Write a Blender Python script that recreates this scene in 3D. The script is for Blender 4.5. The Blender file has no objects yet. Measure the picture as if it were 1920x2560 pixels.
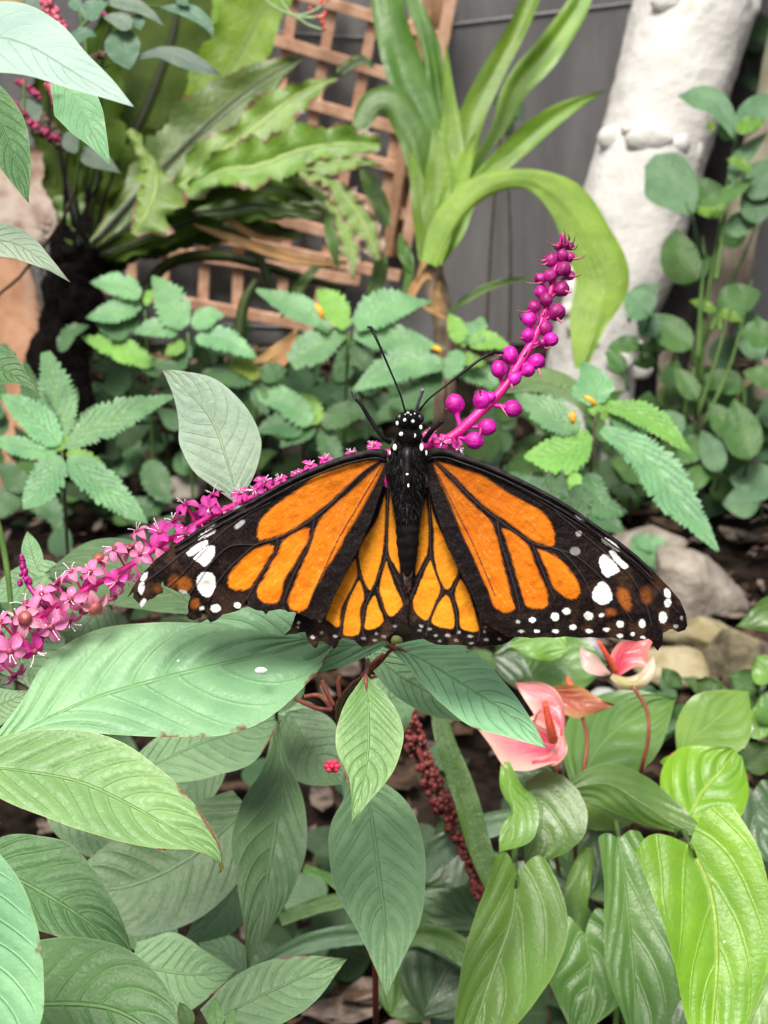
import bpy, math, random
import numpy as np
from mathutils import Vector, Matrix
R = math.radians
random.seed(7); rng = np.random.default_rng(7)
scene = bpy.context.scene
COL = scene.collection

# ---------------------------------------------------------------- camera
PITCH = R(22.0); CH = 0.60; FPX = 4160.0
C0 = np.array((0.0, 0.0, CH))
FW = np.array((0.0, math.cos(PITCH), -math.sin(PITCH)))
UP = np.array((0.0, math.sin(PITCH), math.cos(PITCH)))
RT = np.array((1.0, 0.0, 0.0))
cd = bpy.data.cameras.new('camera'); cam = bpy.data.objects.new('camera', cd); COL.objects.link(cam)
cam.location = C0; cam.rotation_euler = (R(90) - PITCH, 0, 0)
cd.sensor_fit = 'HORIZONTAL'; cd.sensor_width = 24.0; cd.lens = 52.0
cd.clip_start = 0.01; cd.clip_end = 200.0
cd.dof.use_dof = True; cd.dof.focus_distance = 0.305; cd.dof.aperture_fstop = 46.0
scene.camera = cam
scene.render.resolution_x = 768; scene.render.resolution_y = 1024

# ---------------------------------------------------------------- light
SUN_EL, SUN_AZ = R(62), R(200)      # azimuth measured from +Y clockwise
w = bpy.data.worlds.new('World'); scene.world = w; w.use_nodes = True
nt = w.node_tree; nt.nodes.clear()
sky = nt.nodes.new('ShaderNodeTexSky'); sky.sky_type = 'NISHITA'; sky.sun_disc = False
sky.sun_elevation = SUN_EL; sky.sun_rotation = SUN_AZ
sky.air_density = 1.0; sky.dust_density = 3.0; sky.ozone_density = 1.0
hs = nt.nodes.new('ShaderNodeHueSaturation'); hs.inputs['Saturation'].default_value = 0.14
bg = nt.nodes.new('ShaderNodeBackground'); bg.inputs['Strength'].default_value = 0.092
out = nt.nodes.new('ShaderNodeOutputWorld')
# overcast dome: brighter overhead than at the horizon
geo = nt.nodes.new('ShaderNodeTexCoord'); sxyz = nt.nodes.new('ShaderNodeSeparateXYZ'); nt.links.new(geo.outputs['Generated'], sxyz.inputs[0])
mr = nt.nodes.new('ShaderNodeMapRange'); mr.inputs[1].default_value = 0.0; mr.inputs[2].default_value = 0.9; mr.inputs[3].default_value = 0.16; mr.inputs[4].default_value = 1.9
nt.links.new(sxyz.outputs[2], mr.inputs[0])
mxs = nt.nodes.new('ShaderNodeMix'); mxs.data_type = 'RGBA'; mxs.blend_type = 'MULTIPLY'; mxs.inputs[0].default_value = 1.0
nt.links.new(sky.outputs[0], hs.inputs['Color']); nt.links.new(hs.outputs[0], mxs.inputs[6]); nt.links.new(mr.outputs[0], mxs.inputs[7]); nt.links.new(mxs.outputs[2], bg.inputs['Color'])
nt.links.new(bg.outputs[0], out.inputs['Surface'])
sd = bpy.data.lights.new('sun', 'SUN'); sd.energy = 2.9; sd.angle = R(20); sd.color = (1.0, 0.95, 0.86)
so = bpy.data.objects.new('sun', sd); COL.objects.link(so)
_d = Vector((math.sin(SUN_AZ) * math.cos(SUN_EL), math.cos(SUN_AZ) * math.cos(SUN_EL), math.sin(SUN_EL)))
so.rotation_euler = _d.to_track_quat('Z', 'Y').to_euler()
scene.view_settings.view_transform = 'Standard'; scene.view_settings.look = 'None'
scene.view_settings.exposure = 0.72; scene.view_settings.gamma = 1.0

# ---------------------------------------------------------------- helpers: rays
def P(px, py, d):
    """pixel of the photograph (1920x2560) at a distance d (m) in front of the camera -> world"""
    px = np.asarray(px, float); py = np.asarray(py, float); d = np.asarray(d, float)
    a = ((px - 960.0) / FPX)[..., None]; b = (-(py - 1280.0) / FPX)[..., None]
    return C0 + d[..., None] * (FW + RT * a + UP * b)
def d_ground(py, z=0.0):
    return (z - CH) / (FW[2] + UP[2] * (-(py - 1280.0) / FPX))
def d_wall(py, Y):
    return Y / (FW[1] + UP[1] * (-(py - 1280.0) / FPX))

def noise1(n, scale, seed=0):
    r = np.random.default_rng(seed); k = max(2, int(scale) + 2)
    a = r.random(k); x = np.linspace(0, k - 1.001, n); i = x.astype(int); f = x - i; f = f * f * (3 - 2 * f)
    return a[i] * (1 - f) + a[i + 1] * f
def vnoise(x, y, seed=0):
    r = np.random.default_rng(seed); T = r.random((256, 256))
    xi = np.floor(x).astype(int); yi = np.floor(y).astype(int); fx = x - xi; fy = y - yi
    fx = fx * fx * (3 - 2 * fx); fy = fy * fy * (3 - 2 * fy)
    g = lambda i, j: T[i % 256, j % 256]
    return (g(xi, yi) * (1 - fx) * (1 - fy) + g(xi + 1, yi) * fx * (1 - fy) + g(xi, yi + 1) * (1 - fx) * fy + g(xi + 1, yi + 1) * fx * fy)
def fbm(x, y, seed=0, o=3):
    s = 0; a = 1; t = 0
    for i in range(o):
        s = s + a * vnoise(x * 2 ** i, y * 2 ** i, seed + i); t += a; a *= .5
    return s / t
def spline(pts, n, closed=False):
    p = np.array(pts, float)
    if closed:
        p = np.vstack([p[-1], p, p[0], p[1]]); m = len(pts)
    else:
        p = np.vstack([2 * p[0] - p[1], p, 2 * p[-1] - p[-2]]); m = len(pts) - 1
    t = np.linspace(0, m, n, endpoint=not closed); i = np.minimum(t.astype(int), m - 1); f = (t - i)[:, None]
    a, b, c, d = p[i], p[i + 1], p[i + 2], p[i + 3]
    return .5 * ((2 * b) + (c - a) * f + (2 * a - 5 * b + 4 * c - d) * f ** 2 + (3 * b - a - 3 * c + d) * f ** 3)

# ---------------------------------------------------------------- helpers: objects
def tag(o, label=None, cat=None, group=None, kind=None):
    if label: o['label'] = label
    if cat: o['category'] = cat
    if group: o['group'] = group
    if kind: o['kind'] = kind
    return o
def thing(name, label, cat, loc, group=None):
    o = bpy.data.objects.new(name, None); COL.objects.link(o); o.location = loc
    o.empty_display_size = 0.02
    return tag(o, label, cat, group)
def root_loc(o):
    v = Vector((0, 0, 0))
    while o is not None: v = v + Vector(o.location); o = o.parent
    return v
class MB:
    """collects geometry in world coordinates; build() links ONE mesh object"""
    def __init__(s): s.v = []; s.f = []; s.m = []; s.uv = []; s.n = 0
    def add(s, V, F, m=0, uv=None):
        V = np.asarray(V, float).reshape(-1, 3)
        s.v.append(V); s.uv.append(np.zeros((len(V), 2)) if uv is None else np.asarray(uv, float).reshape(-1, 2))
        for q in F: s.f.append(tuple(int(k) + s.n for k in q))
        s.m += [m] * len(F); s.n += len(V)
    def grid(s, V, nu, nv, m=0, uv=None, closed=False):
        F = []
        for i in range(nu - 1):
            for j in range(nv - 1 if not closed else nv):
                k = (j + 1) % nv
                F.append((i * nv + j, i * nv + k, (i + 1) * nv + k, (i + 1) * nv + j))
        s.add(V, F, m, uv)
    def tube(s, pts, rad, n=7, m=0, cap=True):
        p = np.array(pts, float); k = len(p)
        rad = np.broadcast_to(np.asarray(rad, float), (k,)) if np.ndim(rad) == 0 or len(rad) != k else np.asarray(rad, float)
        T = np.gradient(p, axis=0); T /= np.linalg.norm(T, axis=1)[:, None] + 1e-12
        ref = np.array((0.31, 0.2, 0.93)); 
        if abs(T[0] @ ref) > .9: ref = np.array((1.0, 0.1, 0.0))
        A = np.cross(T, ref); A /= np.linalg.norm(A, axis=1)[:, None] + 1e-12; B = np.cross(T, A)
        a = np.linspace(0, 2 * np.pi, n, endpoint=False)
        V = p[:, None, :] + rad[:, None, None] * (np.cos(a)[None, :, None] * A[:, None, :] + np.sin(a)[None, :, None] * B[:, None, :])
        b = s.n
        s.grid(V.reshape(-1, 3), k, n, m, closed=True)
        if cap:
            s.f.append(tuple(b + i for i in range(n))[::-1]); s.f.append(tuple(b + (k - 1) * n + i for i in range(n))); s.m += [m, m]
    def blob(s, c, r, m=0, nu=10, nv=14, axis=None, bump=0.0, seed=0):
        """ellipsoid; r = radius or 3 radii in the frame axis (3x3 rows)"""
        r = np.broadcast_to(np.asarray(r, float), (3,)); A = np.eye(3) if axis is None else np.asarray(axis, float)
        th = np.linspace(0, np.pi, nu); ph = np.linspace(0, 2 * np.pi, nv, endpoint=False)
        X = np.stack([np.sin(th)[:, None] * np.cos(ph), np.sin(th)[:, None] * np.sin(ph), np.cos(th)[:, None] * np.ones(nv)], -1)
        k = 1.0
        if bump: k = 1 + bump * (fbm(X[..., 0] * 2.1 + 7 + seed, X[..., 1] * 2.1 + X[..., 2] * 1.7 + 9, seed) - .5)[..., None]
        V = (X * r * k) @ A + np.asarray(c)
        s.grid(V.reshape(-1, 3), nu, nv, m, closed=True)
    def box(s, c, h, A=None, m=0):
        A = np.eye(3) if A is None else np.asarray(A, float)
        V = np.array([(x, y, z) for x in (-1, 1) for y in (-1, 1) for z in (-1, 1)], float) * np.asarray(h) @ A + np.asarray(c)
        s.add(V, [(0, 1, 3, 2), (4, 6, 7, 5), (0, 4, 5, 1), (2, 3, 7, 6), (0, 2, 6, 4), (1, 5, 7, 3)], m)
    def build(s, name, mats, parent=None, smooth=True, attr=None):
        V = np.vstack(s.v); off = np.array(root_loc(parent)) if parent is not None else np.zeros(3)
        me = bpy.data.meshes.new(name); me.from_pydata((V - off).tolist(), [], s.f)
        if not isinstance(mats, (list, tuple)): mats = [mats]
        for q in mats: me.materials.append(q)
        me.polygons.foreach_set('material_index', s.m)
        if smooth: me.polygons.foreach_set('use_smooth', [True] * len(s.f))
        UVv = np.vstack(s.uv)
        if np.any(UVv):
            l = me.uv_layers.new(name='UVMap'); idx = np.empty(len(me.loops), int); me.loops.foreach_get('vertex_index', idx)
            l.data.foreach_set('uv', UVv[idx].ravel())
        if attr is not None:
            ca = me.color_attributes.new('pattern', 'FLOAT_COLOR', 'POINT'); ca.data.foreach_set('color', np.asarray(attr, float).ravel())
        me.update()
        o = bpy.data.objects.new(name, me); COL.objects.link(o)
        if parent is not None: o.parent = parent
        return o

# ---------------------------------------------------------------- helpers: materials
class NB:
    def __init__(s, name):
        s.mat = bpy.data.materials.new(name); s.mat.use_nodes = True; s.t = s.mat.node_tree; s.t.nodes.clear()
        s.out = s.n('ShaderNodeOutputMaterial')
    def n(s, t, **kw):
        x = s.t.nodes.new(t)
        for k, v in kw.items(): setattr(x, k, v)
        return x
    def set(s, sock, v):
        if hasattr(v, 'is_output'): s.t.links.new(v, sock)
        elif isinstance(v, (tuple, list)) and len(v) == 3 and sock.type == 'RGBA': sock.default_value = (*v, 1)
        else: sock.default_value = v
    def M(s, op, a, b=None, c=None, clamp=False):
        x = s.n('ShaderNodeMath', operation=op); x.use_clamp = clamp
        for i, q in enumerate((a, b, c)):
            if q is not None: s.set(x.inputs[i], q)
        return x.outputs[0]
    def ss(s, v, a, b, lo=0.0, hi=1.0):
        x = s.n('ShaderNodeMapRange', interpolation_type='SMOOTHSTEP')
        s.set(x.inputs[0], v); s.set(x.inputs[1], a); s.set(x.inputs[2], b); s.set(x.inputs[3], lo); s.set(x.inputs[4], hi)
        return x.outputs[0]
    def mix(s, f, a, b):
        x = s.n('ShaderNodeMix', data_type='RGBA'); s.set(x.inputs[0], f); s.set(x.inputs[6], a); s.set(x.inputs[7], b); return x.outputs[2]
    def noise(s, scale, detail=3, rough=.55, vec=None, dist=0.0):
        x = s.n('ShaderNodeTexNoise'); x.inputs['Scale'].default_value = scale; x.inputs['Detail'].default_value = detail
        x.inputs['Roughness'].default_value = rough; x.inputs['Distortion'].default_value = dist
        if vec is None: vec = s.n('ShaderNodeTexCoord').outputs['Object']
        s.t.links.new(vec, x.inputs['Vector']); return x.outputs[0]
    def bump(s, h, dist, strength=1.0, prev=None):
        x = s.n('ShaderNodeBump'); s.set(x.inputs['Height'], h); x.inputs['Distance'].default_value = dist; x.inputs['Strength'].default_value = strength
        if prev is not None: s.t.links.new(prev, x.inputs['Normal'])
        return x.outputs[0]
    def bsdf(s, col, rough=.5, spec=.5, nrm=None, **kw):
        x = s.n('ShaderNodeBsdfPrincipled'); s.set(x.inputs['Base Color'], col); s.set(x.inputs['Roughness'], rough)
        s.set(x.inputs['Specular IOR Level'], spec)
        if nrm is not None: s.t.links.new(nrm, x.inputs['Normal'])
        for k, v in kw.items(): s.set(x.inputs[k.replace('_', ' ')], v)
        return x.outputs[0]
    def done(s, sh): s.t.links.new(sh, s.out.inputs['Surface']); return s.mat

_mc = {}
def leaf_mat(name, col, vein=None, N=9, k=3.2, p=1.15, rough=.42, spec=.36, mw=.035, w2=.16, v2=.55, edge=None, brown=0.0,
             trans=.22, bumpd=.0006, speck=0.0, par=0.0, tcol=None, patch=None, fine=900.0, crink=.7, grad=None, wedge=None):
    key = ('leaf', name)
    if key in _mc: return _mc[key]
    b = NB(name)
    tc = b.n('ShaderNodeTexCoord'); sp = b.n('ShaderNodeSeparateXYZ'); b.t.links.new(tc.outputs['UV'], sp.inputs[0])
    U, V = sp.outputs[0], sp.outputs[1]
    v = b.M('MULTIPLY_ADD', V, 2.0, -1.0); av = b.M('ABSOLUTE', v)
    side = b.M('GREATER_THAN', v, 0.0)
    info = b.n('ShaderNodeObjectInfo'); rnd = info.outputs['Random']
    wob = b.M('MULTIPLY', b.M('SUBTRACT', b.noise(70, 2, vec=tc.outputs['Object']), .5), .22)
    s1 = b.M('MULTIPLY', b.M('ADD', U, b.M('MULTIPLY', b.M('SINE', b.M('MULTIPLY', U, 13.0)), .018)), float(N)); s1 = b.M('SUBTRACT', s1, b.M('MULTIPLY', b.M('POWER', av, p), k)); s1 = b.M('ADD', s1, b.M('MULTIPLY', side, .37)); s1 = b.M('ADD', s1, wob)
    tri = b.M('MULTIPLY', b.M('PINGPONG', s1, .5), 2.0)
    if par > 0:   # parallel veined blades
        tri = b.M('MULTIPLY', b.M('PINGPONG', b.M('MULTIPLY', v, par), .5), 2.0)
    m2 = b.M('MULTIPLY', b.M('POWER', b.ss(tri, 0.0, w2 * 1.6, 1.0, 0.0), 1.4), b.ss(av, .7, 1.0, 1.0, 0.0))
    m1 = b.ss(av, mw * .4, mw * 1.4, 1.0, 0.0)
    vm = b.M('MAXIMUM', m1, b.M('MULTIPLY', m2, v2))
    big = b.noise(38, 3, vec=tc.outputs['Object']); fn = b.noise(fine, 3, .6, vec=tc.outputs['Object'])
    dark = tuple(c * .78 for c in col); lite = (min(1, col[0] * 1.25 + .005), min(1, col[1] * 1.15), min(1, col[2] * 1.12))
    c = b.mix(b.ss(big, .3, .72), dark, lite)
    hsv = b.n('ShaderNodeHueSaturation'); b.set(hsv.inputs['Color'], c)
    b.set(hsv.inputs['Hue'], b.M('MULTIPLY_ADD', rnd, .02, .486)); b.set(hsv.inputs['Value'], b.M('MULTIPLY_ADD', rnd, .3, .86)); c = hsv.outputs[0]
    if patch:
        c = b.mix(b.ss(b.noise(26, 2, vec=tc.outputs['Object'], dist=.6), .56, .66), c, patch)
    vein = vein or tuple(min(1, q * 1.5 + .02) for q in col)
    c = b.mix(b.M('MULTIPLY', vm, .6), c, vein)
    if grad: c = b.mix(b.ss(U, grad[1], grad[2]), c, grad[0])
    if wedge: c = b.mix(b.M('MULTIPLY', b.ss(av, .35, 1.0), .8), c, wedge)
    if edge: c = b.mix(b.M('MULTIPLY', b.ss(av, .972, .998), .5), c, edge)
    c = b.mix(b.M('MULTIPLY', b.ss(fn, .35, .7), .12), c, tuple(q * .5 for q in col))
    if brown > 0:
        bn = b.M('ADD', b.M('MULTIPLY', b.noise(75, 4, .65, vec=tc.outputs['Object']), 1.1), b.M('MULTIPLY', av, .75))
        bn = b.M('ADD', bn, b.M('MULTIPLY', b.M('POWER', U, 5.0), .25))
        c = b.mix(b.ss(bn, 1.42 - brown * .5, 1.5 - brown * .5), c, (.16, .075, .04))
        c = b.mix(b.ss(bn, 1.54 - brown * .5, 1.62 - brown * .5), c, (.34, .25, .2))
    if speck > 0:
        vo = b.n('ShaderNodeTexVoronoi'); vo.inputs['Scale'].default_value = 150; b.t.links.new(tc.outputs['Object'], vo.inputs['Vector'])
        wn = b.n('ShaderNodeSeparateXYZ'); b.t.links.new(vo.outputs['Color'], wn.inputs[0])
        sm = b.M('MULTIPLY', b.M('LESS_THAN', vo.outputs['Distance'], b.M('MULTIPLY', wn.outputs[1], .085)), b.M('GREATER_THAN', wn.outputs[0], 1 - min(.5, speck * 7)))
        c = b.mix(sm, c, (.75, .8, .75))
    h = b.M('ADD', b.M('MULTIPLY', vm, -.55), b.M('MULTIPLY', fn, .35)); h = b.M('ADD', h, b.M('MULTIPLY', big, 1.6)); h = b.M('ADD', h, b.M('MULTIPLY', b.noise(190, 3, .6, vec=tc.outputs['Object']), crink))
    nr = b.bump(h, bumpd)
    rg = b.M('ADD', b.M('MULTIPLY', fn, .18), rough - .09)
    sh = b.bsdf(c, rg, spec, nr)
    tr = b.n('ShaderNodeBsdfTranslucent')
    h2 = b.n('ShaderNodeHueSaturation'); b.set(h2.inputs['Color'], c); h2.inputs['Hue'].default_value = .485; h2.inputs['Saturation'].default_value = 1.15; h2.inputs['Value'].default_value = 1.2
    b.t.links.new(h2.outputs[0] if tcol is None else c, tr.inputs['Color']); b.t.links.new(nr, tr.inputs['Normal'])
    mx = b.n('ShaderNodeMixShader'); mx.inputs[0].default_value = trans
    b.t.links.new(sh, mx.inputs[1]); b.t.links.new(tr.outputs[0], mx.inputs[2])
    _mc[key] = b.done(mx.outputs[0]); return _mc[key]

def plain(name, c1, c2, scale=60, rough=.6, spec=.4, bumpd=.0005, bs=None, c3=None, sss=0.0, lo=.35, hi=.65, stretch=None):
    if ('p', name) in _mc: return _mc[('p', name)]
    b = NB(name); tc = b.n('ShaderNodeTexCoord'); vec = tc.outputs['Object']
    if stretch:
        mp = b.n('ShaderNodeMapping'); mp.inputs['Scale'].default_value = stretch; b.t.links.new(vec, mp.inputs['Vector']); vec = mp.outputs[0]
    n1 = b.noise(scale, 5, .6, vec=vec); n2 = b.noise(scale * .23, 3, .5, vec=vec, dist=.4); n3 = b.noise(bs or scale * 5, 4, .6, vec=vec)
    c = b.mix(b.ss(n1, lo, hi), c1, c2)
    if c3: c = b.mix(b.ss(n2, .52, .66), c, c3)
    h = b.M('ADD', b.M('MULTIPLY', n1, 1.0), b.M('MULTIPLY', n3, .4))
    kw = {}
    if sss: kw = dict(Subsurface_Weight=sss)
    sh = b.bsdf(c, rough, spec, b.bump(h, bumpd), **kw)
    _mc[('p', name)] = b.done(sh); return _mc[('p', name)]

# ---------------------------------------------------------------- helpers: leaves
def prof(kind, t):
    a, b = {'ovate': (.62, .95), 'lance': (.85, 1.15), 'acum': (.62, 1.35), 'strap': (.22, .5), 'round': (.5, .5), 'heart': (0, 0), 'frond': (.35, .55)}[kind]
    if kind == 'heart': return np.clip((1 - t), 0, 1) ** .8 * (.72 + 1.15 * t) / .98
    f = np.clip(t, 1e-5, 1) ** a * np.clip(1 - t, 0, 1) ** b; m = a / (a + b)
    return f / (m ** a * (1 - m) ** b)
_seed = [100]
def leaf(parent, mid, W, d, mat, kind='ovate', tilt=.65, roll=0.0, fold=.18, droop=0.0, tooth=0, ta=.16, lobe=0.0, quilt=0.0, NQ=9, kq=3.2,
         wave=0.0, wf=3.0, rag=0.0, pet=None, petr=6, stem=None, name='leaf', nv=None, nt=None, label=None, cup=0.0, twist=0.0, pq=1.15):
    """mid: photo pixels (x,y[,extra depth m]) base -> tip; W = half width px (number, (L,R) or lists along the leaf)"""
    _seed[0] += 1; sd_ = _seed[0]
    m = np.array([(q[0], q[1], q[2] if len(q) > 2 else 0.0) for q in mid], float)
    if len(m) == 2:   # give it a natural bow
        c = (m[0] + m[1]) / 2; dv = m[1] - m[0]; c[:2] += np.array((dv[1], -dv[0])) * .06 * (1 if sd_ % 2 else -1); m = np.array([m[0], c, m[1]])
    L = np.sum(np.linalg.norm(np.diff(m[:, :2], axis=0), axis=1))
    if nt is None: nt = int(np.clip(L / 9, 14, 90))
    if tooth: nt = max(nt, tooth * 4)
    if nv is None: nv = 21 if L > 250 else 13
    S = spline(m, nt * 3)
    cum = np.concatenate([[0], np.cumsum(np.linalg.norm(np.diff(S[:, :2], axis=0), axis=1))]); cum /= cum[-1]
    t = np.linspace(0, 1, nt)
    if tooth: t = np.linspace(0, 1, nt)
    M = np.stack([np.interp(t, cum, S[:, i]) for i in range(3)], 1)
    D = np.gradient(M[:, :2], axis=0); D /= np.linalg.norm(D, axis=1)[:, None] + 1e-9
    Nn = np.stack([D[:, 1], -D[:, 0]], 1)
    def wid(w_):
        if isinstance(w_, (list, tuple)):
            x = np.linspace(0, 1, len(w_)); sp_ = spline(np.stack([x, w_], 1), 80); return np.clip(np.interp(t, sp_[:, 0], sp_[:, 1]), 0, None)
        return w_ * prof(kind, t)
    if isinstance(W, tuple): WL, WR = wid(W[0]), wid(W[1])
    else: WL = WR = wid(W)
    WL = WL.copy(); WR = WR.copy()
    if tooth:
        wp = 1.1 * noise1(nt, tooth / 2, sd_ + 31); s1 = np.mod(t * tooth + wp, 1.0); s2 = np.mod(t * tooth + .4 - wp, 1.0); ta = ta * (.45 + 1.1 * noise1(nt, tooth / 1.5, sd_ + 41))
        env = np.clip(np.minimum(t, 1 - t) * 8, 0, 1)
        WL *= 1 - ta * env * (1 - s1 ** .8); WR *= 1 - ta * env * (1 - s2 ** .8)
    else:
        WL *= 1 + .05 * (noise1(nt, 7, sd_) - .5); WR *= 1 + .05 * (noise1(nt, 7, sd_ + 5000) - .5)
    if rag:
        for Wx, q in ((WL, 1), (WR, 2)):
            n_ = noise1(nt, L / 26, sd_ + q * 77); n2 = noise1(nt, L / 7, sd_ + q * 99)
            Wx *= 1 - rag * np.clip(n_ * 1.7 - .75, 0, 1) - rag * .6 * n2
    vv = np.linspace(-1, 1, nv)
    vv = np.sign(vv) * np.abs(vv) ** .9
    T, Vv = np.meshgrid(t, vv, indexing='ij'); A = np.abs(Vv)
    Wd = np.where(Vv > 0, WL[:, None], WR[:, None])
    X = M[:, 0][:, None] + Nn[:, 0][:, None] * Wd * Vv; Y = M[:, 1][:, None] + Nn[:, 1][:, None] * Wd * Vv
    if lobe:
        k = lobe * np.sin(np.pi * np.clip(A, 0, 1) * .8) * (1 - T) ** 3 * max(WL.max(), WR.max())
        X = X - D[0, 0] * k; Y = Y - D[0, 1] * k
    mpp = d / FPX; cx, cy = M[nt // 2, 0], M[nt // 2, 1]
    dep = d + M[:, 2][:, None] + mpp * (tilt * (cy - Y) + roll * (X - cx))
    dep = dep + mpp * (fold * A * Wd + cup * Wd * A ** 2 + droop * T ** 2 * L)
    if twist: dep = dep + mpp * twist * Vv * Wd * (T - .3)
    if quilt:
        s = (T + .018 * np.sin(T * 13.0)) * NQ - kq * A ** pq + np.where(Vv > 0, .37, 0)
        dep = dep - mpp * quilt * 2.0 * (np.abs(np.sin(np.pi * s)) ** .8 - .6) * (.6 + .8 * fbm(T * 4 + sd_, Vv * 2 + 7, 5, 2)) * np.clip(A * 5, 0, 1) * (1 - A ** 4) * np.clip(Wd / 40, 0, 1)
    if wave:
        ph = (sd_ * 1.7) % 6.28
        dep = dep + mpp * wave * A ** 2 * np.sin(2 * np.pi * wf * T + ph + np.where(Vv > 0, 1.3, 0))
    dep = dep + mpp * L * .02 * (fbm(T * 3 + sd_, Vv * 1.5 + sd_, 3, 2) - .5)
    V = P(X, Y, dep)
    mb = MB(); mb.grid(V.reshape(-1, 3), nt, nv, 0, np.stack([T, Vv * .5 + .5], -1))
    mats = [mat]
    if pet is not None:
        b0 = V[0, nv // 2]; b1 = V[1, nv // 2]; e = P(pet[0], pet[1], pet[2] if len(pet) > 2 else d)
        mdl = (b0 + e) / 2 + np.array((0, 0, -.04 * np.linalg.norm(e - b0)))
        q = spline([V[min(4, nt - 1), nv // 2] + (b0 - C0) * .001, b0, mdl, e], 12)
        mb.tube(q, np.linspace(.6, 1.15, 12) * petr * mpp, 6, 1); mats.append(stem or mat)
    o = mb.build(name, mats, parent)
    if label: o['label'] = label
    return o
def vline(parent, pts, r, mat, name='stem', n=8, k=24, wob=0.0):
    """tube through (px,py,d) points, radius px at that depth (number or list)"""
    p = np.array(pts, float); S = spline(p, k); q = P(S[:, 0], S[:, 1], S[:, 2])
    rr = np.interp(np.linspace(0, 1, k), np.linspace(0, 1, len(np.atleast_1d(r))), np.atleast_1d(r)) * S[:, 2] / FPX
    if wob: rr = rr * (1 + wob * (noise1(k, k / 3, int(p[0, 0])) - .5))
    mb = MB(); mb.tube(q, rr, n); return mb.build(name, mat, parent)
def down(px, py, d, dx=0.0, dy=0.0):
    """world path from a pixel point down to the soil"""
    a = P(px, py, d); b = np.array((a[0] + dx, a[1] + dy, 0.0))
    return a, b
def stem_down(parent, px, py, d, r, mat, dx=0.0, dy=0.0, name='stem'):
    a, b = down(px, py, d, dx, dy); m = (a + b) / 2 + np.array((dx * .3, 0, 0))
    q = spline([a, m, b], 14); mb = MB(); mb.tube(q, np.linspace(.8, 1.3, 14) * r * d / FPX, 7); return mb.build(name, mat, parent)
def base_of(px, py, d, dx=0.0, dy=0.0):
    a = P(px, py, d); return (a[0] + dx, a[1] + dy, 0.0)
# ================================================================ THE SETTING
soil = plain('soil', (.004, .0028, .002), (.018, .012, .009), 70, .97, .05, .004, 300, (.03, .022, .016))
n = 190
g = np.sinh(np.linspace(-4.2, 4.2, n)) / math.sinh(4.2)
gx, gy = np.meshgrid(g * 30, g * 30 + 1.3, indexing='ij')
near = np.exp(-((gx / 2.5) ** 2 + ((gy - 1.3) / 2.5) ** 2))
gz = near * (.02 * (fbm(gx * 6 + 50, gy * 6 + 50, 3, 4) - .6) + .008 * (fbm(gx * 40 + 90, gy * 40 + 90, 9, 3) - .5)) - .002
mb = MB(); mb.grid(np.stack([gx, gy, gz], -1).reshape(-1, 3), n, n)
tag(mb.build('ground', soil), kind='structure', label='dark crumbly garden soil', cat='ground')

# leaf litter and bark chips
lit = [plain('litter_brown', (.018, .010, .006), (.065, .04, .025), 90, .85, .2, .0006), plain('litter_grey', (.04, .028, .022), (.17, .13, .105), 90, .85, .2, .0006)]
mb = MB()
for i in range(2300):
    x = random.uniform(-.75, .75); y = random.uniform(.7, 2.0); z = .004 + random.random() * .012
    L = random.uniform(.006, .026); w_ = L * random.uniform(.12, .5); a = random.uniform(0, 6.28); k = 5
    u = np.linspace(-1, 1, k); dx, dy = math.cos(a), math.sin(a); cz = random.uniform(-.004, .007)
    V = []
    for q in u:
        ww = w_ * (1 - q * q) ** .5 + w_ * .1
        for s in (-1, 0, 1): V.append((x + dx * q * L - dy * s * ww, y + dy * q * L + dx * s * ww, z + cz * q * q + abs(s) * random.uniform(0, .004)))
    mb.grid(np.array(V), k, 3, i % 2)
tag(mb.build('leaf_litter', lit), 'brown bark chips and dry leaf scraps scattered on the soil', 'leaf litter', kind='stuff')

# wall
b = NB('wall_render'); tc = b.n('ShaderNodeTexCoord'); mp = b.n('ShaderNodeMapping'); mp.inputs['Scale'].default_value = (9, 9, 1.2); b.t.links.new(tc.outputs['Object'], mp.inputs['Vector'])
st = b.noise(3, 5, .6, vec=mp.outputs[0]); cl = b.noise(3.2, 4, .5); fn = b.noise(260, 3)
c = b.mix(b.ss(st, .3, .7), (.100, .097, .097), (.158, .154, .154)); c = b.mix(b.M('MULTIPLY', b.ss(cl, .45, .65), .6), c, (.085, .08, .085)); c = b.mix(b.M('MULTIPLY', b.ss(fn, .4, .7), .15), c, (.2, .2, .2))
wallm = b.done(b.bsdf(c, .75, .3, b.bump(b.M('ADD', fn, b.M('MULTIPLY', st, 1.5)), .0006)))
WY = 2.06
wt = thing('garden_wall', 'tall dark grey panelled wall behind the trellis and the white column', 'wall', (0, WY, 0))
mb = MB()
zt = [0.0, .425, 2.6]
mb.box((0, WY + .03, 1.3), (4.0, .03, 1.3)); mb.build('wall_panel', wallm, wt, smooth=False)
seam = plain('seam_grey', (.22, .22, .23), (.3, .3, .31), 60, .6)
mb = MB()
for (a, c_) in (((600, 72), (980, 100)), ((1125, 62), (1660, -3)), ((560, 812), (800, 822))):
    p0 = P(a[0], a[1], d_wall(a[1], WY - .002)); p1 = P(c_[0], c_[1], d_wall(c_[1], WY - .002)); mb.tube([p0, p1], .0012, 5)
mb.build('seam', seam, wt)

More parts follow.
